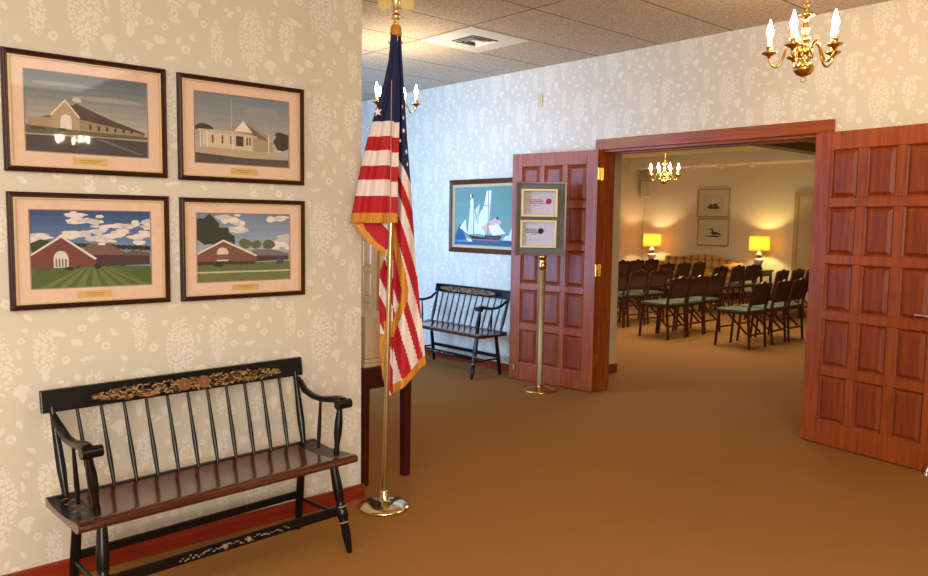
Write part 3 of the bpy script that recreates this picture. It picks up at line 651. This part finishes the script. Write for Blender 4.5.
# ------------------------------------------------------------------ flag, pole and base
fb = root('flag_stand', 'tall brass flag pole on round polished base topped by a spread eagle', 'flagpole', (-3.091, 2.214, 0))
pb = Vector((-3.091, 2.214, 0)); hd = Vector((pb.x, pb.y, 0)).normalized(); nrm = -hd
side = Vector((-hd.y, hd.x, 0)); side = side if side.dot(_r) > 0 else -side
def on_flag(x, y, wv=0.0):
    r = ray(x, y); t = ((pb-CAM).dot(nrm))/(r.dot(nrm)); p = CAM+r*t; return p+nrm*wv
m = MB(); m.lathe([(0, .0), (.128, 0), (.132, .006), (.128, .014), (.10, .024), (.060, .032), (.052, .034), (.030, .036), (.021, .040), (.021, .084), (.018, .090), (0, .090)], seg=40); m.build('base', plain('pale_polished_brass', (228, 208, 164), .16, 1), fb)
top = on_flag(396, 22)-pb
m = MB(); m.tube([(0, 0, .05), top*.5+Vector((0, 0, .03)), top], [.0125, .0125, .0115], 16)
m.build('pole', plain('pale_brass_pole', (206, 186, 140), .25, 1), fb)
m = MB(); Tp = top; mq = Matrix((side, nrm, Vector((0, 0, 1)))).transposed()
m.lathe([(.012, -.02), (.016, -.01), (.012, 0), (.010, .004), (.019, .012), (.024, .024), (.019, .036), (.009, .042), (.014, .048), (.014, .054), (.008, .058)], Tp, 18)
def W3(x, y, z): return Tp+mq @ Vector((x, y, z))
m.tube([W3(0, 0, .055), W3(0, .004, .08), W3(0, .006, .105), W3(0, .010, .125), W3(.004, .014, .142)], [.010, .020, .022, .014, .012], 12)
m.tube([W3(.004, .014, .142), W3(.014, .018, .142), W3(.022, .02, .136)], [.010, .006, .002], 8)
for s in (-1, 1):
    pts_t = [(.012, .110), (.035, .128), (.06, .130), (.080, .118), (.088, .095)]; pts_b = [(.088, .095), (.084, .058), (.074, .070), (.068, .048), (.058, .064), (.050, .046), (.042, .066), (.034, .056), (.026, .074), (.012, .076)]
    o = [(s*x, z) for x, z in pts_t+pts_b[1:]]; n = len(o)
    vs = [W3(x, -.004-abs(x)*.15, z) for x, z in o]+[W3(x, .006-abs(x)*.15, z) for x, z in o]
    m.add(vs, [tuple(range(n)), tuple(range(2*n-1, n-1, -1))]+[(i, (i+1) % n, (i+1) % n+n, i+n) for i in range(n)])
m.build('eagle_finial', plain('pale_gold', (226, 204, 140), .3, 1), fb)

RED, WHT, NAVY, FRG = (plain('flag_red', (176, 14, 28), .75), plain('flag_white', (228, 214, 210), .8), plain('flag_navy', (20, 26, 74), .8), None)
def fringe_mat():
    t = NT('gold_fringe'); tc = t.n('ShaderNodeTexCoord'); nz = t.n('ShaderNodeTexNoise', i_Scale=180.0, i_Detail=1.0); mp = t.n('ShaderNodeMapping'); mp.inputs['Scale'].default_value = (1, 1, .08)
    t.l(tc.outputs['Object'], mp.inputs[0]); t.l(mp.outputs[0], nz.inputs['Vector']); t.l(t.mix(nz.outputs[0], lin((160, 92, 16)), lin((232, 164, 48))), t.b.inputs['Base Color']); t.b.inputs['Roughness'].default_value = .6
    bp = t.n('ShaderNodeBump', i_Strength=.8, i_Distance=.004); t.l(nz.outputs[0], bp.inputs['Height']); t.l(bp.outputs[0], t.b.inputs['Normal']); return t.m
FRG = fringe_mat()
def interp(ks, vs, t):
    if t <= ks[0]: return vs[0]
    for i in range(len(ks)-1):
        if t <= ks[i+1]:
            a = (t-ks[i])/(ks[i+1]-ks[i]); return vs[i]+(vs[i+1]-vs[i])*a
    return vs[-1]
def cloth(name, ys, xl, xr, wf, cf, parent, nx=26, dy=1.0, botslant=None):
    m = MB(); y0, y1 = ys[0], ys[-1]; ny = int((y1-y0)/dy); vs = []; px = []
    for j in range(ny+1):
        y = y0+(y1-y0)*j/ny
        for i in range(nx+1):
            s = i/nx; a, b = interp(ys, xl, y), interp(ys, xr, y); x = a+(b-a)*s; yy = y
            if botslant: yy = y0+(botslant(s)-y0)*j/ny; a, b = interp(ys, xl, yy), interp(ys, xr, yy); x = a+(b-a)*s
            px.append((x, yy, s)); vs.append(on_flag(x, yy, wf(s, yy))-pb)
    base = len(m.v); m.v += [tuple(v) for v in vs]
    for j in range(ny):
        for i in range(nx):
            q = j*(nx+1)+i; cx = (px[q][0]+px[q+nx+2][0])/2; cy = (px[q][1]+px[q+nx+2][1])/2
            m.f.append([q, q+1, q+nx+2, q+nx+1]); m.mi.append(cf(cx, cy, (i+.5)/nx)); m.sm.append(True)
    o = m.build(name, [RED, WHT, NAVY, FRG], parent); so = o.modifiers.new('thickness', 'SOLIDIFY'); so.thickness = .002
    return o
fl = root('national_flag', 'gold-fringed red white and blue flag with stars, draped in folds around the pole', 'flag', (pb.x, pb.y, 0))
TS = [33, 60, 82, 110, 140, 165, 185, 223]
def wA(s, y): k = min(1, (y-33)/120); return .020+k*(.030*sin(pi*s)+.020*sin(s*12+.004*(y-120)+.4)*(1-s*.5)+.006*sin(s*25+y*.02)) - .03*k*(1-s)**2
def cA(x, y, s):
    yy = y-4*(s-.0)*0
    if y > 213: return 3
    for lim, c in ((122, 2), (137, 1), (151.5, 0), (166, 1), (180.5, 0), (196, 1), (214, 0)):
        if yy+(-1.5 if s > .8 else 0) < lim: return c
    return 3
f1 = cloth('flag_front_fold', TS, [391, 388.5, 384, 375.5, 367, 361, 357, 350], [396.5, 398.5, 399.5, 399.5, 399, 398.5, 398, 397.5], wA, cA, fl, nx=30)
TB = [33, 60, 90, 130, 160, 185, 215, 260, 300, 340, 362, 400]
BL = [(156, 2.1), (172, 2.6), (190, 3.0), (212, 3.3), (240, 3.4), (268, 3.5), (292, 3.5), (324, 3.5), (366, 3.5), (410, 3.5)]
RIB = ([222, 235, 262, 290, 300, 318, 335, 352], [393, 397, 403, 408.5, 407.5, 401, 394, 389])
def cB(x, y, s):
    if 222 < y < 352:
        xr_ = interp(*RIB, y)
        if xr_-6.5 < x < xr_: return 3
        if x <= xr_-6.5: return 0 if (y-2.5*(x-390)) % 60 < 42 else 1
    q = 0
    for i, (a, sl) in enumerate(BL):
        if y > a+sl*(x-398): q = i+1
    if q == 0: return 2
    return 1 if q % 2 == 1 else 0
def wB(s, y): k = min(1, (y-33)/140); return -.004+k*(-.012+.026*sin(2.6*pi*s+.012*y)-.03*s*s+.006*sin(19*s+.02*y))
bs = lambda s: 397-31*s**1.2
f2 = cloth('flag_side_fold', TB, [396, 396, 396, 394, 392, 390, 389, 388.5, 388.5, 388.5, 388.5, 389], [401, 402, 404, 406.5, 409, 411, 413, 416.5, 420, 424, 426, 427], wB, lambda x, y, s: 3 if y > bs(s)-9 else cB(x, y, s), fl, nx=34, botslant=bs)
def cD(x, y, s):
    if x < interp([216, 230, 243, 258], [350, 357, 368, 388], y)+9: return 3
    return 1 if (x > 374+(y-216)*1.0 and y < 236) else 0
f3 = cloth('flag_inner_fold', [216, 230, 243, 259], [350.5, 357.5, 369, 388.5], [393, 393, 393, 393], lambda s, y: -.010-.010*sin(3*s), cD, fl, nx=26, dy=.7)
def cC(x, y, s):
    if (y > 335 and s < .45) or 322 < y < 337 and s > .3: return 3
    return 1 if (y-2.2*(x-379)) % 46 < 18 else 0
f4 = cloth('flag_rear_fold', [246, 272, 306, 335, 345, 379, 396], [388, 380, 379, 380.5, 379, 382.5, 387], [393]*7, lambda s, y: -.022+.012*sin(5*s+y*.03), cC, fl, nx=14)
m = MB()
def star(x, y, r_px, wv, sq=1.0, rot=0):
    c = []
    for k in range(10):
        r_ = r_px if k % 2 == 0 else r_px*.42; a = pi/2+k*pi/5+rot; c.append((x+r_*cos(a)*sq, y-r_*sin(a)))
    n = 10; vs = [on_flag(px_, py_, wv)-pb for px_, py_ in c]+[on_flag(px_, py_, wv-.002)-pb for px_, py_ in c]
    m.add(vs, [tuple(range(n)), tuple(range(2*n-1, n-1, -1))]+[(i, (i+1) % n, (i+1) % n+n, i+n) for i in range(n)])
star(377.8, 113.0, 5.0, .045, .95, .15); star(403.5, 131, 3.2, .016, .55, .3); star(400.2, 141, 2.4, .012, .5); star(406.3, 152, 3.4, .016, .45, .3); star(403.3, 118, 2.6, .014, .5); star(407.4, 164.5, 2.6, .012, .4); star(402.4, 107, 2.2, .012, .4)
m.build('star', WHT, f2)
m = MB(); m.lathe([(.013, -.002), (.022, -.008), (.027, -.026), (.029, -.052), (.024, -.056), (.012, -.056)], on_flag(396, 24)-pb, 20); m.build('header_fringe', FRG, fl)
m = MB(); m.tube([on_flag(391.5, 82, .055)-pb, on_flag(391, 130, .062)-pb, on_flag(390.5, 190, .060)-pb, on_flag(390, 223, .055)-pb], .0022, 8); m.build('cord', BRASSD, fl)
m = MB(); m.tube([on_flag(383, 396-6, .02)-pb, on_flag(385, 400, .02)-pb], .001, 6)
m = MB(); m.tube([on_flag(386.5, 391, -.004)-pb, on_flag(386.8, 398, -.004)-pb, on_flag(387, 406, -.004)-pb], [.008, .013, .008], 10); m.build('corner_tassel', FRG, fl)

# ------------------------------------------------------------------ console table and box behind the wall corner
ct = root('console_table', 'dark red wood console table standing past the papered wall corner behind the flag', 'table', (-3.838, 2.455, 0))
TX, TY, TZ = .44, .167, .655
m = MB(); m.box((0, 0, TZ-.011), (2*TX+.02, 2*TY+.02, .022)); m.build('table_top', MAHOG, ct, .004)
m = MB()
for s in (-1, 1): m.box((0, s*(TY-.02), TZ-.072), (2*TX-.06, .02, .10)); m.box((s*(TX-.02), 0, TZ-.072), (.02, 2*TY-.06, .10))
m.build('apron', MAHOG, ct, .002)
for sx in (-1, 1):
    for sy in (-1, 1): m = MB(); m.box((sx*(TX-.025), sy*(TY-.025), (TZ-.022)/2), (.05, .05, TZ-.022), taper=.86); m.build('leg', MAHOG, ct, .003)
bx = root('box', 'off-white box with stepped base moulding standing on the dark console table', 'box', (-3.62, 2.44, TZ))
BXM = plain('off_white_box', (196, 172, 138), .6)
m = MB(); m.box((0, 0, .155), (.38, .22, .23)); m.build('box_body', BXM, bx, .006)
m = MB(); m.box((0, 0, .010), (.44, .28, .020)); m.box((0, 0, .030), (.41, .25, .020)); m.build('base_moulding', BXM, bx, .004)

# ------------------------------------------------------------------ sign stand
d0 = Vector((-4.462, 4.84, 0)); ang = math.atan2(-d0.x, d0.y)   # faces the camera side of the lobby
ss = root('sign_stand', 'brass pedestal sign stand with grey board in front of the folded door', 'sign stand', d0, ang)
m = MB(); m.lathe([(0, 0), (.152, 0), (.156, .005), (.150, .012), (.11, .022), (.05, .032), (.032, .036), (.030, .05), (.024, .055), (0, .055)], seg=36); m.build('base', BRASS, ss)
m = MB(); m.lathe([(.024, .04), (.024, 1.08), (0, 1.08)], seg=20); m.build('pole', BRASSD, ss)
m = MB(); m.lathe([(.028, 1.05), (.033, 1.06), (.033, 1.10), (.028, 1.11), (.028, 1.14), (.036, 1.15), (.036, 1.165), (0, 1.165)], seg=20); m.build('collar', BRASS, ss)
bw, z0, z1 = .43, 1.165, 1.790
m = MB()
for s in (-1, 1): m.box((s*(bw/2-.009)-.025, -.004, (z0+z1)/2), (.018, .044, z1-z0)); m.box((-.025, -.004, (z0 if s < 0 else z1)-s*.009), (bw-.036, .044, .018))
bf = m.build('board_frame', wood('sign_frame_wood', (86, 34, 20), (120, 56, 34)), ss, .002)
m = MB(); m.box((-.025, 0, (z0+z1)/2), (bw-.034, .022, z1-z0-.034)); m.build('board', plain('grey_felt', (112, 112, 104), .9), ss)
def rosebud(mb, cx, cz, r_, y, mi):
    for q in range(6): a = q*1.05; mb.flat(circ(cx+r_*.42*cos(a), cz+r_*.42*sin(a), r_*.62, 9), y-.0001*q, mi)
    mb.flat([(cx-r_*1.15, cz-r_*.75), (cx-r_*.3, cz-r_*.95), (cx+r_*.2, cz-r_*.2)], y-.0007, mi)
def notice(name_lab, xc, zc, W, H, depth, rose_c, txt_c, marks, seed, tx):
    nf = root('notice_frame', None, None, (xc, -.011, zc)); nf.parent = ss; nf['label'] = name_lab
    m = MB(); fw = .020
    for s in (-1, 1): m.box((s*(W/2-fw/2), -depth/2, 0), (fw, depth, H)); m.box((0, -depth/2, s*(H/2-fw/2)), (W-2*fw, depth, fw))
    m.build('rim', plain('pale_gold_frame_sign', (206, 184, 124), .4, .2), nf, .003)
    m = MB(); y = -.004; m.box((0, -.002, 0), (W-2*fw, .003, H-2*fw), 0); rnd = random.Random(seed)
    for row in range(3):
        cx = tx[0]+(0 if row else 0); end = tx[1]+(.012*row if row < 2 else .02)
        while cx < end: l_ = rnd.uniform(.0035, .006); m.flat([(cx, tx[2]-.014*row), (cx+l_, tx[2]-.014*row), (cx+l_, tx[2]-.014*row+rnd.uniform(.007, .009)), (cx, tx[2]-.014*row+.008)], y-.0002, 1); cx += l_+.002
    sw = [(tx[0]+.03+.014*k, tx[2]-.045+.004*k**.9*(1 if k > 4 else .4)) for k in range(11)]
    for a, b in zip(sw[:-1], sw[1:]): m.flat([(a[0], a[1]-.0012), (b[0], b[1]-.0012), (b[0], b[1]+.0012), (a[0], a[1]+.0012)], y-.0002, 1)
    rosebud(m, tx[3], tx[4], .025, y-.0003, 2)
    if marks:
        for x in (-.035, 0, .035): m.flat(circ(x-.03, -.045, .0065, 6), y-.0002, 3); m.flat(circ(x-.03, -.045, .003, 6), y-.0004, 0)
    m.build('paper', [plain('white_paper', (206, 198, 206), .7), plain('ink_%d' % seed, txt_c, .7), plain('rose_%d' % seed, rose_c, .7), plain('mark_ink', (170, 120, 140), .7)], nf)
notice('upper notice with red rose emblem in deep gold frame', -.038, 1.612, .305, .235, .040, (166, 28, 56), (166, 70, 86), False, 3, (-.085, .02, .022, .078, .014))
notice('lower notice with black rose emblem in gold frame', -.042, 1.350, .305, .235, .022, (22, 18, 26), (60, 58, 76), True, 5, (-.105, -.02, .035, .020, .025))

# ------------------------------------------------------------------ chandeliers
def make_chandelier(label, loc, R, n, a0, zc, sc_=1.0):
    c = root('chandelier', label, 'chandelier', loc, a0, 'brass candle chandeliers')
    S = sc_
    m = MB(); pr = [(0, .022), (.012, .024), (.030, .032), (.044, .048), (.046, .062), (.038, .078), (.020, .088), (.026, .094), (.026, .104), (.016, .112), (.030, .124), (.036, .136), (.030, .150), (.016, .160), (.012, .172), (.022, .182), (.024, .196), (.012, .208), (.010, .222), (.020, .236), (.014, .250), (.010, .264), (.010, .285), (.036, .296), (.038, .300), (.012, .306), (.008, .318), (.014, .328), (.008, .340), (0, .342)]
    m.lathe([(r_*S, z*S) for r_, z in pr], seg=24)
    m.tube([(.012*S*cos(a), 0, .011*S+.012*S*sin(a)) for a in [2*pi*k/16 for k in range(17)]], .0022, 8, cap=False)
    m.tube([(.014*S*cos(a), 0, .358*S+.018*S*sin(a)) for a in [2*pi*k/16 for k in range(17)]], .0028, 8, cap=False)
    m.build('stem', BRASS, c)
    m = MB(); z = .372*S; k = 0
    while z < zc-.04:
        m.tube([((.008*cos(a)) if k % 2 else 0, 0 if k % 2 else .008*cos(a), z+.014*sin(a)) for a in [2*pi*q/10 for q in range(11)]], .0018, 6, cap=False); z += .023; k += 1
    m.build('chain', BRASS, c)
    m = MB(); m.lathe([(0, zc-.045), (.012, zc-.042), (.020, zc-.030), (.050, zc-.018), (.060, zc-.006), (.060, zc)], seg=24); m.build('canopy', BRASS, c)
    for k in range(n):
        a = 2*pi*k/n; rm = Matrix.Rotation(a, 3, 'Z')
        def q(x, z): return rm @ Vector((x, 0, z))
        m = MB(); pts = []
        ctl = [(.026*S, .118*S), (R*.22, .150*S), (R*.36, .176*S), (R*.50, .160*S), (R*.60, .110*S), (R*.72, .078*S), (R*.86, .078*S), (R*.97, .100*S), (R, .132*S)]
        for i in range(len(ctl)-1):
            p0 = ctl[max(i-1, 0)]; p1 = ctl[i]; p2 = ctl[i+1]; p3 = ctl[min(i+2, len(ctl)-1)]
            for t in (0, .25, .5, .75):
                pts.append(tuple(.5*((2*p1[d])+(-p0[d]+p2[d])*t+(2*p0[d]-5*p1[d]+4*p2[d]-p3[d])*t*t+(-p0[d]+3*p1[d]-3*p2[d]+p3[d])*t**3) for d in (0, 1)))
        pts.append(ctl[-1]); m.tube([q(*p) for p in pts], .0055*S, 8); 
        m.tube([q(.030*S, .150*S), q(R*.16, .118*S), q(R*.26, .10*S), q(R*.30, .125*S), q(R*.24, .14*S)], .003*S, 6)
        arm = m.build('arm', BRASS, c)
        m = MB(); m.lathe([(.006, .112*S), (.010, .125*S), (.034*S, .138*S), (.036*S, .143*S), (.012, .142*S), (.015*S, .150*S), (.015*S, .168*S), (.011, .170*S)], q(R, 0), 18); m.build('candle_cup', BRASS, arm)
        m = MB(); m.lathe([(.0105*S, .150*S), (.0105*S, .212*S), (0, .213*S)], q(R, 0), 14); m.build('candle_sleeve', IVORY, arm)
        m = MB(); m.lathe([(.006*S, .210*S), (.013*S, .222*S), (.0155*S, .236*S), (.012*S, .254*S), (.006*S, .272*S), (.0015*S, .292*S)], q(R, 0), 8); m.build('flame_bulb', FLAME, arm)
    return c
CHZ = 2.225
make_chandelier('five-armed brass chandelier hanging in front of the doorway wall', (-1.89, 4.0, CHZ-.03), .17, 5, R_(204.5), ZC-CHZ+.03, 1.12)
make_chandelier('brass chandelier glimpsed behind the top of the flag', (-5.0, 3.67, CHZ), .165, 5, R_(46.5), ZC-CHZ)
make_chandelier('brass chandelier of eight arms in the room with chairs', (-6.37, 9.4, 1.99), .205, 8, R_(10), ZC-1.99, 1.05)
make_chandelier('brass chandelier mirrored in the photograph glass, over the unseen end', (4.75, 2.95, CHZ), .19, 5, R_(20), ZC-CHZ)

# ------------------------------------------------------------------ far room: sofa, tables, lamps, chairs
PL = plaid()
sf = root('sofa', 'gold plaid camel-back sofa against the far wall between two lamps', 'sofa', (-8.53, 13.78, 0))
SW = .86
m = MB(); out = [(-SW, .30)]+[(-SW+2*SW*k/28, .62+.22*sin(pi*min(1, max(0, k/28)))**.8) for k in range(29)]+[(SW, .30)]
m.prism(out, .18, .36, 0, True); m.build('sofa_back', PL, sf, .03, bseg=3)
m = MB(); m.box((0, -.02, .24), (2*SW-.1, .74, .22)); m.build('sofa_base', PL, sf, .02)
for x in (-.50, 0, .50): m = MB(); m.box((x, -.08, .42), (.49, .60, .15)); m.build('seat_cushion', PL, sf, .04, bseg=3)
for s in (-1, 1): m = MB(); m.box((s*(SW-.05), -.06, .36), (.14, .76, .46)); m.tube([(s*(SW-.03), -.44, .60), (s*(SW-.03), .28, .62)], .09, 16); m.build('sofa_arm', PL, sf, .02)
for sx in (-1, 1):
    for sy in (-.34, .30): m = MB(); m.turned((sx*.78, sy, .13), (sx*.78, sy, 0), [(0, .03), (1, .018)]); m.build('leg', MAHOG, sf)
m = MB(); rnd = random.Random(2)
m.box((0, 0, 0), (.36, .12, .30), 0, Matrix.Rotation(R_(-14), 3, 'X')); o = m.build('throw_pillow', PL, None, .05, (-9.12, 13.86, .65), 4); tag(o, 'plaid throw pillow standing on the sofa near the corner lamp', 'pillow')
SHADE = NT('lamp_shade_linen'); tb = SHADE.b; tb.inputs['Base Color'].default_value = (.85, .68, .30, 1); tb.inputs['Roughness'].default_value = .9
trl = SHADE.n('ShaderNodeBsdfTranslucent'); trl.inputs[0].default_value = (.95, .70, .25, 1); mx = SHADE.n('ShaderNodeMixShader'); mx.inputs[0].default_value = .65
SHADE.l(tb.outputs[0], mx.inputs[1]); SHADE.l(trl.outputs[0], mx.inputs[2]); SHADE.l(mx.outputs[0], SHADE.t.nodes['Material Output'].inputs[0]); SHADE = SHADE.m
CERA = plain('white_ceramic', (220, 206, 178), .25); DKB = plain('lamp_dark_band', (58, 34, 20), .4)
def make_side():
    e = root('end_table', 'dark end table holding the lamp in the far corner', 'table', group='end tables beside the sofa')
    m = MB(); m.box((0, 0, .59), (.43, .46, .03)); m.build('table_top', MAHOG, e, .004)
    m = MB(); m.box((0, 0, .53), (.38, .40, .09)); m.build('apron', MAHOG, e)
    for sx in (-1, 1):
        for sy in (-1, 1): m = MB(); m.box((sx*.175, sy*.18, .2875), (.04, .04, .575), taper=.7); m.build('leg', MAHOG, e)
    return e
def make_lamp(label, col, energy, loc):
    l = root('table_lamp', label, 'lamp', loc, group='lit table lamps beside the sofa')
    m = MB(); m.lathe([(0, 0), (.075, 0), (.075, .05), (.055, .06), (.06, .09), (.06, .10)], seg=24, mi=1)
    m.lathe([(.06, .10), (.085, .14), (.095, .18), (.07, .21), (.04, .225)], seg=24, mi=0); m.lathe([(.04, .225), (.052, .235), (.052, .25), (.04, .26)], seg=24, mi=1)
    m.lathe([(.04, .26), (.055, .28), (.05, .31), (.02, .33), (.012, .34), (.012, .40), (0, .40)], seg=24, mi=0); m.build('base', [CERA, DKB], l)
    m = MB(); m.lathe([(.185, .365), (.178, .635)], seg=32); sh = m.build('lamp_shade', SHADE, l); so = sh.modifiers.new('s', 'SOLIDIFY'); so.thickness = .002
    m = MB(); m.tube([(0, 0, .60), (.155, 0, .62)], .002, 6); m.tube([(0, 0, .60), (-.08, .13, .62)], .002, 6); m.tube([(0, 0, .60), (-.08, -.13, .62)], .002, 6); m.tube([(0, 0, .39), (0, 0, .66)], .003, 6); m.build('harp', BRASS, l)
    pd = bpy.data.lights.new('lamp_bulb_light', 'POINT'); pd.energy = energy; pd.color = col; pd.shadow_soft_size = .035; po = bpy.data.objects.new('lamp_bulb_light', pd); po.location = (0, .0, .505); po.parent = l; COL.objects.link(po)
    po.location.x = .03
    return l
e1 = make_side(); e1.location = (-9.72, 13.90, 0); e2 = copy_tree(e1); e2.location = (-7.26, 13.90, 0); e2['label'] = 'dark end table holding the lamp beside the cream door'
make_lamp('lit table lamp with drum shade, in the far corner', (1, .70, .38), 13, (-9.68, 13.92, .605))
make_lamp('lit table lamp with bright yellow drum shade, beside the cream door', (1, .78, .30), 16, (-7.26, 13.92, .605))

CHW = wood('dark_chair_wood', (52, 17, 10), (88, 34, 20)); CHB = plain('chair_back_cane', (84, 52, 30), .6); CHS = plain('sage_seat_vinyl', (72, 82, 54), .5)
def make_chair():   # faces -x ; rear legs at x=0
    c = root('folding_chair', 'x', 'chair', group='dark wooden folding chairs set out in rows')
    w2 = .185
    for s in (-1, 1):
        m = MB(); m.bar((.02, s*w2, 0), (-.015, s*w2, .42), .022, .032); m.bar((-.015, s*w2, .42), (.058, s*(w2+.004), .765), .022, .030); m.build('rear_leg', CHW, c, .003)
        m = MB(); m.bar((-.43, s*(w2-.01), 0), (-.395, s*(w2-.01), .425), .022, .030); m.build('front_leg', CHW, c, .003)
        m = MB(); m.bar((-.03, s*(w2-.03), .17), (-.30, s*(w2-.03), .41), .014, .024); m.build('brace', CHW, c, .002)
    m = MB(); pts = []; n = 24
    for k in range(n+1): t = k/n; y = -w2-.012+2*(w2+.012)*t; pts.append((y, .768+.012*(1-cos(t*pi*6))*.5+.022*math.exp(-((t-.5)/.14)**2)))
    lo = [(y, .715+.008*sin(pi*(y+w2)/(2*w2))) for y, z in pts][::-1]
    poly = pts+lo; N = len(poly)
    def bx_(z): return -.015+.073*(z-.42)/.345
    vs = [(bx_(z)-.012, y, z) for y, z in poly]+[(bx_(z)+.012, y, z) for y, z in poly]
    m.add(vs, [(i, i+1, N-2-i, N-1-i) for i in range(n)]+[(N+i, N+n+n+1-i, N+n+n-i, N+i+1) for i in range(n)]+[(i, (i+1) % N, (i+1) % N+N, i+N) for i in range(N)])
    m.build('crest_rail', CHW, c)
    m = MB(); m.bar((bx_(.535), -w2, .535), (bx_(.535), w2, .535), .035, .020, up=(1, 0, 0)); m.build('lower_rail', CHW, c, .003)
    m = MB(); vs = [(bx_(z)+dx, s*(w2-.012), z) for dx in (-.006, .006) for z in (.545, .73) for s in (-1, 1)]
    m.add(vs, [(0, 1, 3, 2), (4, 6, 7, 5), (0, 2, 6, 4), (1, 5, 7, 3), (0, 4, 5, 1), (2, 3, 7, 6)]); m.build('back_panel', CHB, c)
    m = MB(); m.box((-.21, 0, .440), (.43, .39, .036)); m.build('seat', CHS, c, .016, bseg=3)
    m = MB(); m.box((-.21, 0, .412), (.40, .36, .02)); m.build('seat_rail', CHW, c)
    m = MB(); m.bar((.006, -w2, .17), (.006, w2, .17), .020, .028, up=(1, 0, 0)); m.build('stretcher', CHW, c, .002); m = MB(); m.bar((-.415, -w2, .22), (-.415, w2, .22), .018, .022, up=(1, 0, 0)); m.build('stretcher', CHW, c, .002)
    return c
proto = make_chair(); first = True
ordn = ['first', 'second', 'third', 'fourth']
seatn = ['doorway-side', 'middle', 'sofa-side']
blocks = [('front block', [-4.44, -5.46, -6.50], [(8.55, 9.10, 9.56), (8.41, 8.86, 9.30), (8.52, 9.0, 9.5)]),
          ('rear block', [-5.50, -6.50, -7.50, -8.50], [(11.2, 11.7, 12.2), (11.2, 11.7, 12.2), (11.2, 11.7, 12.2), (11.25, 11.72, 12.2)])]
rnd = random.Random(9)
for bn, xs, yy in blocks:
    for i, x in enumerate(xs):
        for j, y in enumerate(yy[i]):
            c = proto if first else copy_tree(proto); first = False
            c.location = (x+rnd.uniform(-.02, .02), y, 0); c.rotation_euler = (0, 0, R_(rnd.uniform(-3, 3)))
            c['label'] = 'dark folding chair, %s seat in the %s row of the %s' % (seatn[j], ordn[i], bn)
